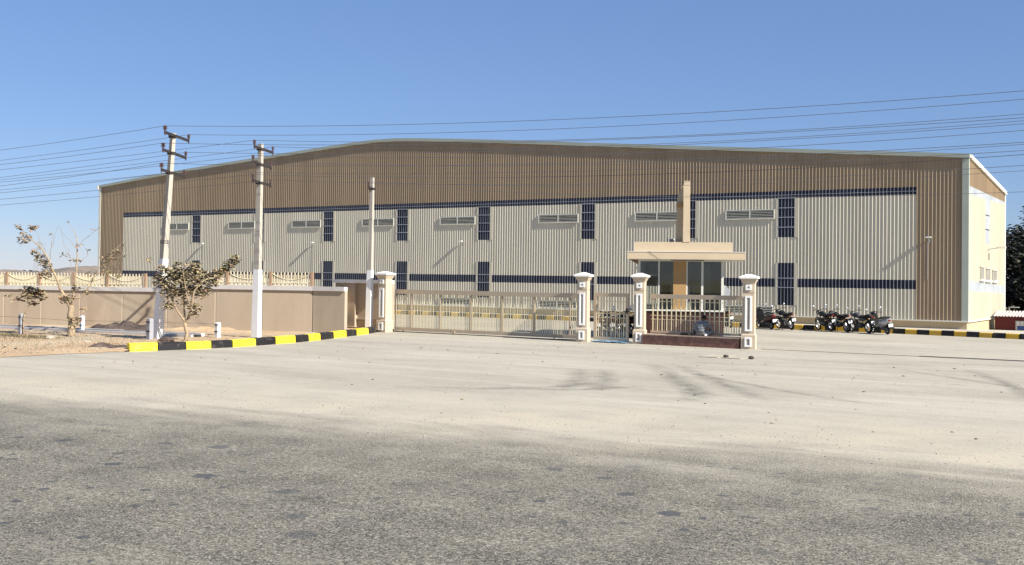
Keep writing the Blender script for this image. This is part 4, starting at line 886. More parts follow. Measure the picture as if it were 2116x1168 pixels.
# stub posts with strands of wire
def stub(c, h, w, label, m_, lean=0.0):
    t = thing('fence_post', label, 'fence post', c, 'short posts along the drain')
    m = MB(xf=lambda p: (p[0] + lean * p[2], p[1], p[2])); m.box(-w / 2, w / 2, -w / 2, w / 2, 0, h - 0.02); m.frustum((0, 0, h - 0.02), (w / 2, w / 2), (0, 0, h), (w / 2 - 0.02, w / 2 - 0.02)); m.build('shaft', m_, t, world=False)
    for z in (h * 0.45, h * 0.85):
        b = MB(); b.box(-w / 2 - 0.02, w / 2 + 0.02, -w / 2 - 0.012, -w / 2 - 0.001, z - 0.02, z + 0.02); b.build('wire_clip', M_IRON, t, world=False)
    return t
M_GREYPOST = mat('grey_post', (0.30, 0.30, 0.32), 0.8, 0.12)
stub((-37.14, 23.93, 0.05), 0.80, 0.13, 'short grey post tied to the small shrub at far left', M_GREYPOST, 0.0)
stub((-37.2, 26.55, 0.05), 0.66, 0.13, 'short white post standing right of the sparse tree', M_WHITE)
stub((-30.99, 24.80, 0.05), 0.80, 0.17, 'thick grey post standing left of the leaning pole', M_GREYPOST)
stub((-30.55, 27.45, 0.05), 0.60, 0.15, 'short white post between the bushy tree and the upright pole', M_WHITE)
m = MB()
for z in (0.72, 0.42): m.tube([(-45, 24.6, z), (-41, 24.3, z - 0.04), (-37.14, 23.86, z), (-34.9, 24.3, z - 0.05), (-31.0, 24.7, z)], 0.006, 4)
tag(m.build('fence_wire', M_IRON), 'two thin wire strands strung along the drain from the far left grey post', 'wire')
m = MB(); m.tube([(-31.0, 24.7, 0.72), (-30.9, 26, 0.66), (-30.6, 27.4, 0.6)], 0.006, 4)
tag(m.build('fence_wire', M_IRON), 'single wire strand running from the thick grey post behind the bushy tree', 'wire')

# ================================================================ TREES
RV = Vector((0.839, 0.545, 0)); FV = Vector((-0.545, 0.839, 0))      # across and away from the road viewpoint
def leaf(mb, c, sz, rnd, mi, droop=0.5):
    a = rnd.uniform(0, 6.283); d = Vector((math.cos(a), math.sin(a), rnd.uniform(-droop, 0.35))).normalized()
    s = d.cross(Vector((rnd.uniform(-.4, .4), rnd.uniform(-.4, .4), 1))).normalized(); up = s.cross(d)
    w = sz * rnd.uniform(0.26, 0.40)
    mb.add([c, c + d * sz * 0.45 + s * w - up * w * 0.35, c + d * sz - up * sz * 0.22, c + d * sz * 0.45 - s * w - up * w * 0.35, c + d * sz * 0.5 + up * w * 0.12],
           [(0, 1, 4), (1, 2, 4), (2, 3, 4), (3, 0, 4)], mi)
def tree(name, label, cat, base, ppm, px0, limbs, clumps, leafsz, weights, seed, dens=1.0):
    t = thing(name, label, cat, base); rnd = random.Random(seed)
    P = lambda q: RV * ((q[0] - px0[0]) / ppm) + FV * (q[2] if len(q) > 2 else 0) + Vector((0, 0, (px0[1] - q[1]) / ppm))
    m = MB(); m2 = MB(); ends = []
    for i, (pts, r0, r1) in enumerate(limbs):
        p3 = [P(q) for q in pts]; fine = []
        for a, b in zip(p3, p3[1:]):
            for k in range(3):
                u = k / 3; fine.append(a.lerp(b, u) + Vector((rnd.gauss(0, 1), rnd.gauss(0, 1), rnd.gauss(0, .4))) * (0.012 if fine else 0))
        fine.append(p3[-1]); n = len(fine)
        (m if r0 > 0.02 else m2).tube(fine, [r0 + (r1 - r0) * k / (n - 1) for k in range(n)], 8 if r0 > 0.03 else 5); ends += fine[n // 2:]
    crown = MB()
    for (x, y, rx, ry, n) in clumps:
        c = P((x, y, rnd.uniform(-0.12, 0.12))); rx /= ppm; ry /= ppm
        for _ in range(max(2, n // 14)):            # twig into the clump
            e = c + RV * rnd.gauss(0, .5) * rx + FV * rnd.gauss(0, .5) * rx + Vector((0, 0, rnd.gauss(0, .5) * ry))
            s_ = min(ends, key=lambda q: (q - c).length + rnd.uniform(0, .15))
            m2.tube([s_, s_.lerp(e, 0.5) + Vector((rnd.gauss(0, .03), rnd.gauss(0, .03), 0.03)), e], [0.009, 0.006, 0.003], 4)
        for _ in range(int(n * dens)):
            while True:
                q = Vector((rnd.uniform(-1, 1), rnd.uniform(-1, 1), rnd.uniform(-1, 1)))
                if q.length < 1: break
            p = c + RV * q.x * rx + FV * q.y * rx * 0.9 + Vector((0, 0, q.z * ry))
            leaf(crown, p, leafsz * rnd.uniform(0.6, 1.25), rnd, rnd.choices(range(4), weights)[0])
    m.build('trunk', M_BARK, t, smooth=True, world=False); part_kind(m2.build('twigs', M_TWIG, t, world=False))
    crown.build('crown', LEAF, t, world=False); return t
tree('roadside_tree', 'small bushy tree with dusty brown leaves behind the striped kerb', 'tree', (-29.95, 25.47, 0.1), 60, (384, 706),
     [([(384, 708), (386, 690), (383, 668)], 0.075, 0.055), ([(383, 668), (371, 650), (358, 628), (350, 605)], 0.04, 0.015), ([(383, 668, 0), (379, 645, .1), (376, 618, .2), (372, 580, .3)], 0.04, 0.014),
      ([(383, 670), (393, 655), (399, 630, -.2), (405, 605, -.3), (420, 585, -.3), (440, 568), (465, 552), (486, 535)], 0.05, 0.008), ([(397, 640, -.2), (390, 600, -.4), (385, 560, -.5)], 0.03, 0.008), ([(405, 605), (418, 600), (432, 588)], 0.02, 0.006),
      ([(358, 628), (340, 600), (325, 575)], 0.016, 0.006)],
     [(345, 578, 26, 24, 190), (372, 562, 30, 22, 230), (400, 575, 32, 26, 250), (425, 580, 24, 20, 150), (385, 595, 34, 20, 230), (350, 605, 22, 18, 120), (412, 606, 22, 14, 100), (330, 578, 18, 14, 60), (446, 566, 16, 11, 80),
      (462, 556, 13, 10, 70), (476, 543, 13, 10, 60), (485, 533, 8, 8, 35), (404, 640, 14, 15, 75), (349, 633, 12, 9, 45), (322, 590, 9, 10, 22), (308, 538, 9, 5, 9), (380, 626, 16, 10, 30), (402, 552, 14, 10, 50), (444, 585, 9, 8, 25), (335, 556, 14, 10, 45)],
     0.145, (44, 24, 24, 8), 3, 1.3)
tree('sparse_tree', 'sparse half bare tree with thick pale trunk in front of the lower boundary wall', 'tree', (-34.9, 24.47, 0.08), 57, (147, 703),
     [([(147, 704), (147, 685), (145, 660), (146, 638)], 0.14, 0.10), ([(144, 645), (134, 622), (122, 605), (116, 588), (107, 570), (98, 548), (84, 525), (66, 508), (50, 494), (38, 478)], 0.055, 0.008),
      ([(146, 640), (150, 610), (154, 575), (156, 545), (155, 515), (154, 500), (150, 488), (136, 470)], 0.04, 0.004), ([(156, 518), (168, 503), (185, 490), (203, 476)], 0.012, 0.004), ([(155, 520), (140, 505), (128, 494), (118, 478)], 0.008, 0.003),
      ([(150, 625), (165, 622), (178, 608), (186, 592), (196, 570), (208, 550), (224, 530), (246, 512)], 0.04, 0.006), ([(208, 550), (224, 548), (245, 538), (266, 530)], 0.010, 0.003), ([(190, 582), (215, 560), (236, 548), (258, 522)], 0.010, 0.003),
      ([(98, 548), (101, 525), (103, 505), (103, 490)], 0.014, 0.004), ([(103, 520), (108, 500), (112, 480), (118, 474)], 0.009, 0.003), ([(92, 530), (78, 505), (70, 488), (55, 472)], 0.010, 0.004), ([(118, 474), (124, 490), (128, 515), (140, 540)], 0.006, 0.003),
      ([(152, 600), (146, 575), (142, 545), (138, 525), (128, 510)], 0.012, 0.003), ([(156, 560), (166, 545), (178, 535)], 0.008, 0.003)],
     [(46, 500, 15, 13, 60), (60, 478, 11, 7, 26), (31, 478, 8, 6, 12), (76, 540, 11, 9, 34), (86, 552, 14, 9, 44), (92, 574, 14, 10, 34), (66, 528, 8, 7, 14), (100, 560, 10, 10, 20), (138, 622, 16, 9, 40), (128, 628, 9, 8, 22), (155, 602, 12, 8, 22), (150, 672, 10, 14, 40),
      (158, 668, 9, 8, 18), (172, 645, 10, 6, 12), (152, 545, 9, 4, 14), (131, 533, 8, 6, 8), (160, 515, 10, 6, 5), (225, 545, 22, 14, 26), (240, 530, 18, 12, 16), (215, 570, 16, 8, 14), (246, 576, 8, 4, 8), (254, 512, 5, 4, 4), (178, 608, 8, 8, 10), (190, 480, 16, 6, 3), (103, 490, 4, 3, 3), (134, 466, 3, 3, 2), (180, 575, 10, 10, 8), (178, 522, 8, 4, 3)],
     0.15, (28, 32, 16, 24), 11, 1.25)
tree('small_shrub', 'young dusty shrub leaning from the grey post at far left', 'shrub', (-37.0, 23.95, 0.08), 57, (46, 695),
     [([(46, 696), (45, 665), (47, 652)], 0.03, 0.025), ([(47, 652), (54, 638), (60, 622), (66, 602)], 0.022, 0.008), ([(58, 628), (45, 622), (28, 620)], 0.010, 0.004), ([(60, 622), (74, 612), (84, 606)], 0.010, 0.004)],
     [(66, 602, 20, 9, 75), (60, 612, 20, 8, 50), (78, 612, 12, 8, 34), (62, 628, 9, 6, 20), (30, 620, 11, 5, 18), (52, 596, 14, 5, 26), (10, 612, 10, 3, 6)],
     0.17, (38, 18, 20, 24), 21, 1.4)

def big_tree(label, base, h, r, seed):
    t = thing('large_tree', label, 'tree', base, 'dark trees beyond the red wall'); rnd = random.Random(seed)
    m = MB(); m.tube([(0, 0, 0), (0.1, 0, h * 0.25), (0.0, 0.1, h * 0.5)], [0.45, 0.35, 0.25], 9); cr = MB()
    for k in range(6):
        a = k * 1.05; m.tube([(0, 0, h * 0.3), (math.cos(a) * r * .35, math.sin(a) * r * .35, h * 0.5), (math.cos(a) * r * .65, math.sin(a) * r * .65, h * 0.7)], [0.2, 0.14, 0.06], 6)
    cl = [(Vector((rnd.gauss(0, .45) * r, rnd.gauss(0, .45) * r, h * (0.55 + rnd.uniform(-.37, .35)))), rnd.uniform(0.7, 1.5)) for _ in range(60)]
    for c, cr_ in cl:
        for _ in range(150):
            q = Vector((rnd.gauss(0, 1), rnd.gauss(0, 1), rnd.gauss(0, 1))).normalized() * cr_ * rnd.uniform(0.4, 1)
            leaf(cr, c + q, rnd.uniform(0.2, 0.4), rnd, rnd.choices((0, 1, 2), (2, 30, 60))[0])
    m.build('trunk', M_BARK, t, world=False, smooth=True)
    cr.build('crown', [mat('tree_leaf_light', (0.075, 0.075, 0.035), 0.6), mat('tree_leaf_mid', (0.032, 0.036, 0.02), 0.6), mat('tree_leaf_dark', (0.014, 0.016, 0.012), 0.6)], t, world=False)  # shaded side of the crowns put into near-black leaf colours
big_tree('large dark leafy tree close behind the right end of the warehouse', (-8.8, 77, 0), 7.6, 3.6, 2)
big_tree('large dark leafy tree further right beyond the red wall', (-4.0, 80, 0), 8.2, 4.0, 5)
big_tree('low dark tree filling the gap behind the red wall', (-7.0, 73, 0), 5.2, 3.2, 9)
big_tree('dark bushy tree right against the warehouse corner behind the red wall', (-9.6, 74, 0), 5.8, 2.6, 14)

# red wall with sheet roof and sign at far right
rw = thing('red_wall', 'dark red wall with a ribbed sheet roof edge beyond the warehouse corner', 'wall', (-6, 62.2, 0))
m = MB(); m.box(-9.9, 2, 62.0, 62.25, -0.03, 0.72); m.build('wall_face', mat('dark_red_paint', (0.105, 0.018, 0.018), 0.7, 0.1), rw)
m = MB()
for i in range(80):
    x = -10.0 + i * 0.15; m.add([(x, 61.75, 0.70), (x + 0.075, 61.75, 0.76), (x + 0.15, 61.75, 0.70), (x + 0.15, 63.4, 0.95), (x + 0.075, 63.4, 1.01), (x, 63.4, 0.95)], [(0, 1, 4, 5), (1, 2, 3, 4)])
m.build('roof_sheet', mat('grey_asbestos', (0.42, 0.37, 0.34), 0.8, 0.1), rw)
m = MB(); m.tube([(-9.2, 62.0, 0.9), (-9.2, 62.0, 1.14), (-9.15, 62.0, 1.2), (-8.7, 62.0, 1.2)], 0.025, 6); m.build('vent_pipe', M_GALV, rw)
sg = thing('signboard', 'white and blue signboard hanging on the dark red wall', 'sign', (-8.2, 61.9, 0.2))
m = MB(); m.box(-8.88, -7.3, 61.90, 61.96, -0.02, 0.50); m.build('frame', M_GALV, sg)
m = MB(); m.box(-8.80, -7.36, 61.885, 61.899, 0.26, 0.46); m.build('upper_panel', mat('sign_white', (0.6, 0.62, 0.6), 0.5), sg)
m = MB(); m.box(-8.80, -7.36, 61.885, 61.899, 0.03, 0.25); m.build('lower_panel', mat('sign_blue', (0.03, 0.07, 0.22), 0.5), sg)
m = MB(); x = -8.70
for w_, k in ((0.10, 0), (0.12, 1), (0.10, 2), (0.11, 0), (0.10, 1), (0.12, 2), (0.1, 0)):
    z0_, z1_ = 0.30, 0.42
    if k == 0: m.tube([(x + w_, 61.88, z1_), (x, 61.88, z1_ - 0.02), (x, 61.88, z0_ + 0.02), (x + w_, 61.88, z0_)], 0.012, 5)
    elif k == 1: m.tube([(x, 61.88, z0_), (x + w_ * .5, 61.88, z1_), (x + w_, 61.88, z0_)], 0.012, 5)
    else: m.tube([(x, 61.88, z0_), (x, 61.88, z1_), (x + w_, 61.88, z0_), (x + w_, 61.88, z1_)], 0.012, 5)
    x += w_ + 0.07
m.build('lettering', M_IRON, sg)

# ================================================================ FAR BACKGROUND
def hill(label, c, R, h, seed):
    mb = MB(); n, k = 60, 24; vs = []; fs = []
    for i in range(k + 1):
        for j in range(n):
            a = 2 * math.pi * j / n; r = R * i / k; x = c[0] + r * math.cos(a); y = c[1] + r * math.sin(a)
            z = h * (0.5 + 0.5 * math.cos(math.pi * i / k)) * (1 + 0.4 * noise.noise((x * 0.03, y * 0.03, seed))) + (0.35 * noise.noise((x * 0.25, y * 0.25, seed)) + 0.2 * noise.noise((x * .8, y * .8, 3))) * (1 - i / k)
            vs.append((x, y, z - 0.4))
        if i: fs += [((i - 1) * n + j, i * n + j, i * n + (j + 1) % n, (i - 1) * n + (j + 1) % n) for j in range(n)]
    mb.add(vs, fs); o = mb.build('hill', M_HILL, smooth=True); tag(o, kind='structure'); o['label'] = label
hill('low rocky hill on the horizon', (-482, 350), 44, 6.0, 2)
hill('lower spur of the rocky hill', (-512, 322), 36, 2.6, 7)
tw = thing('transmission_tower', 'faint lattice transmission tower on the horizon at far left', 'pylon', (-620, 411, 0)); T0 = Vector((-620, 411, 0))
def tube4(name, segs, r, parent):
    m = MB(); [m.tube([Vector(a) + T0, Vector(b) + T0], r, 4) for a, b in segs]; return m.build(name, M_GALV, parent)
cw = lambda z: 2.6 * (1 - z / 24) + 0.25
for i, j in ((-1, -1), (1, -1), (1, 1), (-1, 1)): tube4('tower_leg', [((i * cw(0), j * cw(0), 0), (i * cw(21), j * cw(21), 21))], 0.10, tw)
br = []
for q in range(7):
    z, z2 = q * 3, q * 3 + 3; c0, c1 = cw(z), cw(z2)
    br += [((-c0, -c0, z), (c1, -c1, z2)), ((c0, -c0, z), (-c1, -c1, z2)), ((-c0, c0, z), (-c1, -c1, z2)), ((c0, c0, z), (c1, -c1, z2))]
part_kind(tube4('bracing', br, 0.06, tw))
for z in (13, 16, 19): tube4('tower_arm', [((-4 * .839, -4 * .545, z), (4 * .839, 4 * .545, z)), ((-4 * .839, -4 * .545, z), (0, 0, z + 1.4)), ((4 * .839, 4 * .545, z), (0, 0, z + 1.4))], 0.08, tw)
mb = MB(); rnd = random.Random(8)
for _ in range(1500):
    x = rnd.uniform(-760, -330); y = 430 + 0.5 * (x + 560) + rnd.gauss(0, 30); r = rnd.uniform(0.9, 2.2); z = rnd.uniform(0.3, 1.6)
    mb.add([(x - r, y, z - r * .6), (x + r, y + rnd.gauss(0, 1), z - r * .5), (x + r * .5, y, z + r * .5), (x - r * .5, y + rnd.gauss(0, 1), z + r * .6)], [(0, 1, 2, 3)], rnd.randint(0, 1))
tag(mb.build('scrub_treeline', [mat('far_scrub', (0.10, 0.10, 0.07), 0.9), mat('far_scrub_dark', (0.06, 0.065, 0.05), 0.9)]), kind='stuff')

# ================================================================ MOTORCYCLES
def wheel(root, x, R, w, spokes=5, alloy=M_ALLOY):
    m = MB(); m.ring((0, 0, 0), R - w * 0.55, w * 0.55, 24, 8, sq=0.8); t = m.build('wheel', M_TYRE, root, smooth=True, world=False); t.location = (x, 0, R)
    r = MB(); r.ring((0, 0, 0), R - w * 1.05, 0.018, 20, 5, sq=1.8); r.tube([(0, -0.05, 0), (0, 0.05, 0)], 0.05, 10)
    for k in range(spokes):
        a = 2 * math.pi * k / spokes; r.bar((0.03 * math.cos(a), 0, 0.03 * math.sin(a)), ((R - w) * math.cos(a), 0, (R - w) * math.sin(a)), 0.022, 0.03, up=(0, 1, 0))
    o = r.build('rim', alloy, t, world=False); return t
def add(root, name, m_, fn, smooth=False):
    m = MB(); fn(m); return m.build(name, m_, root, smooth=smooth, world=False)
def mirrors(root, x, z, y=0.30):
    for s in (-1, 1):
        st = add(root, 'mirror', M_IRON, lambda m: m.tube([(x, s * 0.22, z), (x + 0.02, s * (y), z + 0.12)], 0.007, 5))
        add(st, 'mirror_glass', M_CHROME, lambda m: m.ball((x + 0.01, s * (y + 0.03), z + 0.16), (0.015, 0.065, 0.045), 10, 6))
def motorcycle(loc, heading, label, paint, lean=rad(9), rack=True, tailcol=M_SEAT):
    root = thing('motorcycle', label, 'motorcycle', loc, 'two wheelers parked in the yard'); root.rotation_euler = (Matrix.Rotation(heading, 3, 'Z') @ Matrix.Rotation(-lean, 3, 'X')).to_euler()
    wheel(root, 0.64, 0.30, 0.085); wheel(root, -0.62, 0.30, 0.11)
    add(root, 'frame', M_IRON, lambda m: (m.tube([(0.42, 0, 0.86), (0.30, 0, 0.55), (0.22, 0, 0.28), (-0.2, 0, 0.26), (-0.25, 0, 0.6), (0.35, 0, 0.8)], 0.022, 6), m.tube([(-0.25, 0.1, 0.6), (-0.62, 0.1, 0.74), (-0.85, 0.06, 0.8)], 0.015, 6), m.tube([(-0.25, -0.1, 0.6), (-0.62, -0.1, 0.74), (-0.85, -0.06, 0.8)], 0.015, 6)))
    add(root, 'engine', M_ENG, lambda m: (m.loft([(-0.18, 0.36, 0.12, 0.12), (0.0, 0.36, 0.16, 0.14), (0.2, 0.38, 0.13, 0.11)], 10), [m.box(0.06, 0.26, -0.09, 0.09, 0.48 + i * 0.03, 0.495 + i * 0.03) for i in range(6)]), False)
    add(root, 'fuel_tank', paint, lambda m: m.loft([(-0.12, 0.78, 0.08, 0.06), (-0.02, 0.82, 0.13, 0.10), (0.16, 0.85, 0.16, 0.13), (0.32, 0.84, 0.13, 0.11), (0.40, 0.82, 0.05, 0.05)], 14), True)
    add(root, 'seat', M_SEAT, lambda m: m.loft([(-0.86, 0.86, 0.07, 0.04), (-0.70, 0.86, 0.12, 0.055), (-0.42, 0.81, 0.14, 0.06), (-0.2, 0.79, 0.12, 0.06), (-0.06, 0.80, 0.07, 0.05)], 12), True)
    add(root, 'side_panel', paint, lambda m: m.loft([(-0.5, 0.68, 0.13, 0.06), (-0.3, 0.66, 0.15, 0.10), (-0.14, 0.66, 0.13, 0.08)], 10), True)
    tl = add(root, 'tail', tailcol, lambda m: m.loft([(-0.96, 0.82, 0.05, 0.03), (-0.82, 0.79, 0.10, 0.05), (-0.55, 0.74, 0.12, 0.05)], 10), True)
    add(tl, 'tail_light', M_TAIL, lambda m: m.loft([(-0.985, 0.81, 0.05, 0.025), (-0.93, 0.81, 0.07, 0.035)], 8))
    add(root, 'rear_fender', M_SEAT, lambda m: m.tube([(-0.62, 0, 0.64), (-0.80, 0, 0.60), (-0.93, 0, 0.50), (-0.98, 0, 0.40)], [0.06, 0.065, 0.06, 0.04], 8))
    add(root, 'number_plate', M_PLATE, lambda m: m.box(-1.005, -0.995, -0.10, 0.10, 0.47, 0.60))
    add(root, 'front_fender', paint, lambda m: m.tube([(0.64 + 0.33 * math.cos(a), 0, 0.30 + 0.33 * math.sin(a)) for a in (0.5, 0.9, 1.3, 1.7, 2.1, 2.5)], [0.03, 0.055, 0.06, 0.06, 0.055, 0.03], 8))
    for s in (-1, 1): add(root, 'fork_leg', M_ALLOY, lambda m: m.tube([(0.64, s * 0.085, 0.30), (0.40, s * 0.085, 0.95)], [0.028, 0.022], 7))
    hl = add(root, 'headlight', paint, lambda m: m.loft([(0.40, 0.92, 0.10, 0.10), (0.52, 0.90, 0.12, 0.12), (0.58, 0.89, 0.08, 0.09)], 12), True)
    add(hl, 'headlight_lens', M_CHROME, lambda m: m.loft([(0.575, 0.89, 0.075, 0.085), (0.60, 0.89, 0.05, 0.06)], 10))
    add(root, 'handlebar', M_IRON, lambda m: (m.tube([(0.30, -0.36, 1.03), (0.36, -0.2, 1.06), (0.40, 0, 1.0), (0.36, 0.2, 1.06), (0.30, 0.36, 1.03)], 0.014, 6), m.tube([(0.30, -0.37, 1.03), (0.33, -0.26, 1.05)], 0.02, 6), m.tube([(0.30, 0.37, 1.03), (0.33, 0.26, 1.05)], 0.02, 6)))
    mirrors(root, 0.36, 1.06)
    add(root, 'exhaust', M_CHROME, lambda m: m.tube([(0.2, -0.12, 0.42), (0.24, -0.14, 0.28), (-0.1, -0.16, 0.24), (-0.35, -0.17, 0.30), (-0.85, -0.17, 0.40)], [0.022, 0.022, 0.025, 0.05, 0.045], 8), True)
    if rack: add(root, 'grab_rail', M_ALLOY, lambda m: m.tube([(-0.6, 0.13, 0.84), (-0.9, 0.11, 0.92), (-0.98, 0, 0.93), (-0.9, -0.11, 0.92), (-0.6, -0.13, 0.84)], 0.011, 6))
    for s in (-1, 1): add(root, 'indicator', mat('amber_lens', (0.6, 0.2, 0.02), 0.3), lambda m: m.ball((-0.9, s * 0.16, 0.72), (0.03, 0.03, 0.022), 8, 5))
    add(root, 'side_stand', M_IRON, lambda m: m.tube([(-0.05, 0.12, 0.28), (-0.15, 0.26, 0.05)], 0.012, 5))
    return root
def scooter(loc, heading, label, paint, apron, rear, lean=rad(6)):
    root = thing('scooter', label, 'scooter', loc, 'two wheelers parked in the yard'); root.rotation_euler = (Matrix.Rotation(heading, 3, 'Z') @ Matrix.Rotation(-lean, 3, 'X')).to_euler()
    wheel(root, 0.62, 0.23, 0.09, 5); wheel(root, -0.60, 0.23, 0.10, 5)
    add(root, 'front_apron', apron, lambda m: m.add([(0.42, s * w, z) if q == 0 else (0.42 - 0.05 + dx, s * (w - 0.015), z) for q in (0, 1) for s, w, z, dx in ((-1, .17, .38, 0), (-1, .23, .62, 0), (-1, .17, .92, -.02), (1, .17, .92, -.02), (1, .23, .62, 0), (1, .17, .38, 0))],
                                                      [(0, 1, 2, 3, 4, 5), (11, 10, 9, 8, 7, 6)] + [(i, i + 6, (i + 1) % 6 + 6, (i + 1) % 6) for i in range(6)]))
    add(root, 'front_cowl', apron, lambda m: m.loft([(0.40, 0.66, 0.17, 0.28), (0.52, 0.64, 0.12, 0.22), (0.58, 0.60, 0.05, 0.12)], 12), True)
    add(root, 'floorboard', M_SEAT, lambda m: m.box(-0.12, 0.40, -0.17, 0.17, 0.28, 0.34))
    add(root, 'body', rear, lambda m: m.loft([(-0.92, 0.68, 0.10, 0.06), (-0.8, 0.62, 0.18, 0.13), (-0.5, 0.54, 0.21, 0.18), (-0.25, 0.50, 0.19, 0.20), (-0.12, 0.50, 0.15, 0.18)], 14), True)
    add(root, 'seat', M_SEAT, lambda m: m.loft([(-0.86, 0.80, 0.10, 0.04), (-0.6, 0.80, 0.14, 0.06), (-0.3, 0.77, 0.13, 0.06), (-0.1, 0.74, 0.08, 0.05)], 12), True)
    add(root, 'engine', M_ENG, lambda m: m.loft([(-0.75, 0.26, 0.10, 0.09), (-0.45, 0.28, 0.14, 0.10), (-0.2, 0.30, 0.12, 0.08)], 10))
    add(root, 'rear_fender', M_SEAT, lambda m: m.tube([(-0.75, 0, 0.5), (-0.88, 0, 0.44), (-0.93, 0, 0.30)], [0.09, 0.08, 0.06], 8))
    add(root, 'number_plate', M_PLATE, lambda m: m.box(-0.975, -0.965, -0.11, 0.11, 0.38, 0.52))
    add(root, 'tail_light', M_TAIL, lambda m: m.loft([(-0.955, 0.68, 0.06, 0.035), (-0.90, 0.68, 0.10, 0.05)], 8))
    add(root, 'handlebar', M_IRON, lambda m: (m.tube([(0.28, -0.34, 0.98), (0.36, -0.15, 1.0), (0.38, 0, 1.0), (0.36, 0.15, 1.0), (0.28, 0.34, 0.98)], 0.017, 6), m.tube([(0.42, 0, 0.5), (0.38, 0, 1.0)], 0.03, 7)))
    add(root, 'handlebar_cowl', paint, lambda m: m.loft([(0.30, 0.99, 0.12, 0.05), (0.40, 0.99, 0.16, 0.08), (0.48, 0.97, 0.08, 0.07)], 12), True)
    mirrors(root, 0.34, 1.02, 0.34)
    add(root, 'grab_rail', M_ALLOY, lambda m: m.tube([(-0.55, 0.16, 0.78), (-0.88, 0.13, 0.86), (-0.95, 0, 0.87), (-0.88, -0.13, 0.86), (-0.55, -0.16, 0.78)], 0.012, 6))
    for s in (-1, 1): add(root, 'fork_leg', M_ALLOY, lambda m: m.tube([(0.62, s * 0.06, 0.23), (0.46, s * 0.05, 0.5)], 0.02, 6))
    add(root, 'exhaust', M_ENG, lambda m: m.tube([(-0.3, -0.15, 0.2), (-0.5, -0.18, 0.24), (-0.9, -0.18, 0.30)], [0.02, 0.05, 0.045], 8), True)
    return root
def park(fn, rearx, reary, ang, *a, **k):        # rear wheel contact point, heading in degrees from +Y towards -X
    h = rad(90 + ang); d = Vector((math.cos(h), math.sin(h))); off = 0.62 if fn is motorcycle else 0.60
    return fn((rearx + d.x * off, reary + d.y * off, 0.006), h, *a, **k)
BKS = rad(0)
park(scooter, -18.66, 52.55, 50, 'black scooter with red side panels, leftmost of the bikes along the striped kerb', M_BLACKP, M_BLACKP, mat('black_red_panel', (0.05, 0.012, 0.012), 0.3, 0.2, spec=0.5), lean=rad(7))
park(motorcycle, -17.60, 52.45, 47, 'black motorcycle standing alone beside the leftmost scooter', M_BLACKP, lean=rad(11))
park(motorcycle, -15.70, 52.55, 44, 'black motorcycle with bright chrome mirror at the left of the group of four', M_BLACKP, lean=rad(6))
park(motorcycle, -14.88, 52.45, 50, 'black motorcycle second in the group of four by the kerb', M_SEAT, lean=rad(12))
park(motorcycle, -13.80, 52.2, 52, 'dark motorcycle third in the group of four, turned more sideways', M_ENG, rack=False, lean=rad(8))
park(scooter, -12.84, 51.75, 45, 'black and silver scooter at the right end of the parked row', M_BLACKP, M_BLACKP, M_SILV, lean=rad(9))
park(motorcycle, -20.7, 52.3, 40, 'black motorcycle seen through the railing right of the guard booth', M_ENG, lean=rad(10))
park(motorcycle, -21.20, 39.45, 12, 'black motorcycle just behind the wicket gate, beside the left gate pillar of the wicket', M_BLACKP, lean=rad(5))
park(motorcycle, -20.72, 40.0, 6, 'dark motorcycle behind the middle of the wicket gate with a red cloth on its mirror', M_BLACKP, lean=rad(12))
park(motorcycle, -20.34, 40.4, 2, 'maroon motorcycle behind the right side of the wicket gate', M_MAROON, tailcol=M_MAROON, lean=rad(8))
m = MB(); m.loft([(0, 1.46, 0.03, 0.03), (0.0, 1.30, 0.07, 0.10), (0.03, 1.15, 0.09, 0.08), (0.02, 1.02, 0.06, 0.03)], 10)
o = m.build('red_cloth', mat('red_cloth', (0.55, 0.08, 0.06), 0.8, 0.2, 8), world=False); o.location = (-20.98, 41.35, -0.02); tag(o, 'red cloth hanging on a handlebar behind the wicket gate', 'cloth')

# ================================================================ SEATED PERSON
def skin_mesh(name, nodes, edges, m_, parent=None, levels=2, root=0):
    me = bpy.data.meshes.new(name); me.from_pydata([n[0] for n in nodes], edges, []); me.materials.append(m_)
    o = link(name, me, parent); sk = o.modifiers.new('skin', 'SKIN'); sk.use_smooth_shade = True
    for i, n in enumerate(nodes):
        r = n[1]; sv = me.skin_vertices[0].data[i]; sv.radius = r if hasattr(r, '__len__') else (r, r); sv.use_root = (i == root)
    ss = o.modifiers.new('sub', 'SUBSURF'); ss.levels = levels; ss.render_levels = levels
    return o
dg = None
J = [((0, 0, .12), (.13, .10)), ((0, .05, .30), (.12, .09)), ((0, .10, .45), (.13, .085)), ((0.0, .13, .53), (.05, .05)), ((.01, .17, .58), (.055, .06)), ((.015, .21, .645), (.085, .10)), ((.02, .22, .71), (.06, .075)),
     ((-.17, .11, .46), .055), ((-.31, .16, .31), .042), ((-.26, .30, .20), .03), ((-.24, .335, .17), (.034, .02)), ((.17, .12, .46), .055), ((.29, .20, .30), .042), ((.17, .31, .20), .03), ((.13, .335, .18), (.034, .02)),
     ((-.11, .05, .10), .085), ((-.37, .24, .44), .058), ((-.40, .30, .10), .04), ((-.41, .33, .03), (.04, .028)), ((.12, .05, .10), .085), ((.40, .22, .17), .058), ((.24, .12, .06), .042), ((.20, -.0, .05), (.035, .04))]
ED = [(0, 1), (1, 2), (2, 3), (3, 4), (4, 5), (5, 6), (2, 7), (7, 8), (8, 9), (9, 10), (2, 11), (11, 12), (12, 13), (13, 14), (0, 15), (15, 16), (16, 17), (17, 18), (0, 19), (19, 20), (20, 21), (21, 22)]
body = skin_mesh('person', [(p_, (tuple(q * 0.8 for q in r_) if i_ in (0, 1, 2) else r_)) for i_, (p_, r_) in enumerate(J)], ED, M_SKIN)
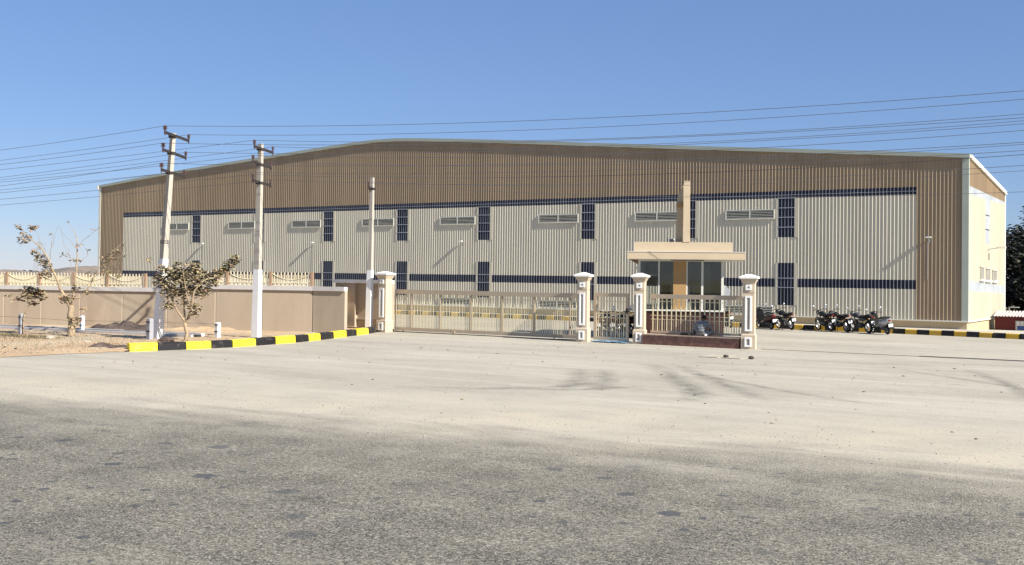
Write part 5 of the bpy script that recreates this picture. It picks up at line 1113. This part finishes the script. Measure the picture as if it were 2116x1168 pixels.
body.location = (-15.78, 37.0, 0.385); tag(body, 'person in grey quilted jacket sitting on the granite ledge, back turned', 'person')
def sub(name, ids, sc, m_, root):
    mp = {i: k for k, i in enumerate(ids)}; nodes = []
    for i in ids:
        r = J[i][1]; r = r if hasattr(r, '__len__') else (r, r); f = sc.get(i, 1.22); nodes.append((J[i][0], (r[0] * f, r[1] * f)))
    return skin_mesh(name, nodes, [(mp[a], mp[b]) for a, b in ED if a in mp and b in mp], m_, body, 2, mp[root])
sub('jacket', [0, 1, 2, 3, 7, 8, 9, 11, 12, 13], {0: 1.15, 1: 1.3, 2: 1.3, 3: 1.2, 7: 1.45, 11: 1.45}, M_JACKET, 1)
sub('trousers', [0, 15, 16, 17, 19, 20, 21], {0: 1.0}, M_TROUSER, 0)
m = MB(); m.ball((.018, .200, .672), (.098, .105, .095), 16, 10)
m.v = [(x, y - 0.012, max(z, 0.615 + max(0, (y - 0.2)) * 0.9)) for x, y, z in m.v]; m.build('hair', M_HAIR, body, smooth=True, world=False)
m = MB()
m.ball((.02, .305, .630), (.014, .022, .018), 8, 6)                          # nose, ears, eyes, mouth on the bowed face
for s in (-1, 1): m.ball((.015 + s * .088, .205, .640), (.012, .022, .032), 8, 6)
m.build('face_features', M_SKIN, body, smooth=True, world=False)
m = MB()
for s in (-1, 1): m.ball((.018 + s * .033, .292, .655), (.012, .008, .007), 8, 5)
m.build('eyes', M_HAIR, body, world=False)
m = MB(); m.ball((.02, .293, .597), (.024, .008, .006), 8, 5); m.build('mouth', mat('lip', (0.16, 0.06, 0.05), 0.5), body, world=False)
for hx, hy, hz, s in ((-.24, .335, .17, 1), (.13, .335, .18, -1)):
    m = MB()
    for k, ln in enumerate((0.062, 0.072, 0.068, 0.052)):
        ox = (k - 1.5) * 0.019; p = Vector((hx + ox, hy, hz)); m.tube([p, p + Vector((s * .006, .014, -ln * .45)), p + Vector((s * .012, .006, -ln * .8)), p + Vector((s * .014, -.008, -ln))], [.0095, .009, .008, .006], 7)
    p = Vector((hx + s * .030, hy - .01, hz + .015)); m.tube([p, p + Vector((s * .022, .006, -.02)), p + Vector((s * .026, .012, -.045))], [.011, .0095, .007], 7)
    m.build('fingers', M_SKIN, body, smooth=True, world=False)
m = MB(); m.tube([(.235, .05, .055), (.20, -.02, .05), (.17, -.10, .045)], [.043, .045, .03], 10); m.tube([(-.40, .315, .05), (-.41, .345, .03), (-.43, .375, .02)], [.04, .035, .025], 10); m.build('shoes', M_WHITE, body, smooth=True, world=False)
m = MB(); m.loft([(-16.62, 0.43, 0.02, 0.035), (-16.5, 0.45, 0.10, 0.055), (-16.25, 0.44, 0.12, 0.05), (-16.12, 0.41, 0.03, 0.02)], 10)
m.v = [(x, y + 37.05, z) for x, y, z in m.v]
tag(m.build('dark_bag', M_SEAT, loc=(-16.35, 37.05, 0.39)), 'dark flat bag lying on the granite ledge beside the seated person', 'bag')

# ================================================================ SMALL THINGS ON THE GROUND
tp = MB(); n = 14
for i in range(n):
    for j in range(7):
        x = -20.15 + i * 1.5 / n; y = 36.55 + j * 0.11
        q = [(x + a, y + b, 0.03 + 0.045 * abs(noise.noise(((x + a) * 5, (y + b) * 6, 2))) + 0.03 * abs(noise.noise(((x + a) * 14, (y + b) * 12, 4)))) for a, b in ((0, 0), (1.5 / n, 0), (1.5 / n, .11), (0, .11))]
        tp.add(q, [(0, 1, 2, 3)])
tag(tp.build('blue_tarpaulin', mat('blue_plastic_sheet', (0.20, 0.36, 0.52), 0.4, 0.35, 3, spec=0.5), smooth=True, loc=(-19.4, 36.9, 0)), 'crumpled light blue plastic sheet on the ground under the wicket gate', 'tarpaulin')
gr_ = thing('drain_grate', 'pair of small concrete drain gratings set in the forecourt in front of the last pillar', 'grate', (-12.9, 32.7, 0))
for x0_ in (-13.75, -13.0):
    m = MB(); m.box(x0_, x0_ + 0.62, 32.05, 32.10, 0.004, 0.02); m.box(x0_, x0_ + 0.62, 33.3, 33.35, 0.004, 0.02); m.box(x0_, x0_ + 0.03, 32.1, 33.3, 0.004, 0.02); m.box(x0_ + 0.59, x0_ + 0.62, 32.1, 33.3, 0.004, 0.02); f = m.build('frame', mat('dusty_concrete_grate', (0.40, 0.36, 0.29), 0.9), gr_)
    m = MB(); m.box(x0_ + 0.03, x0_ + 0.59, 32.1, 33.3, 0.005, 0.008); m.build('pit', M_DARK, f)  # flat black sheet paints the darkness below the slats
    for k in range(5): m = MB(); m.box(x0_ + 0.085 + k * 0.10, x0_ + 0.125 + k * 0.10, 32.1, 33.3, 0.009, 0.018); m.build('slat', mat('dusty_concrete_grate', (0.40, 0.36, 0.29), 0.9), f)
for x0_, y0_, lb in ((-12.93, 32.30, 'dark lump of broken stone between the two drain gratings'), (-12.15, 32.35, 'dark lump of broken stone at the right edge of the drain gratings')):
    rock(lb, (x0_, y0_, 0.05), (0.10, 0.08, 0.06), x0_, M_HEAP)
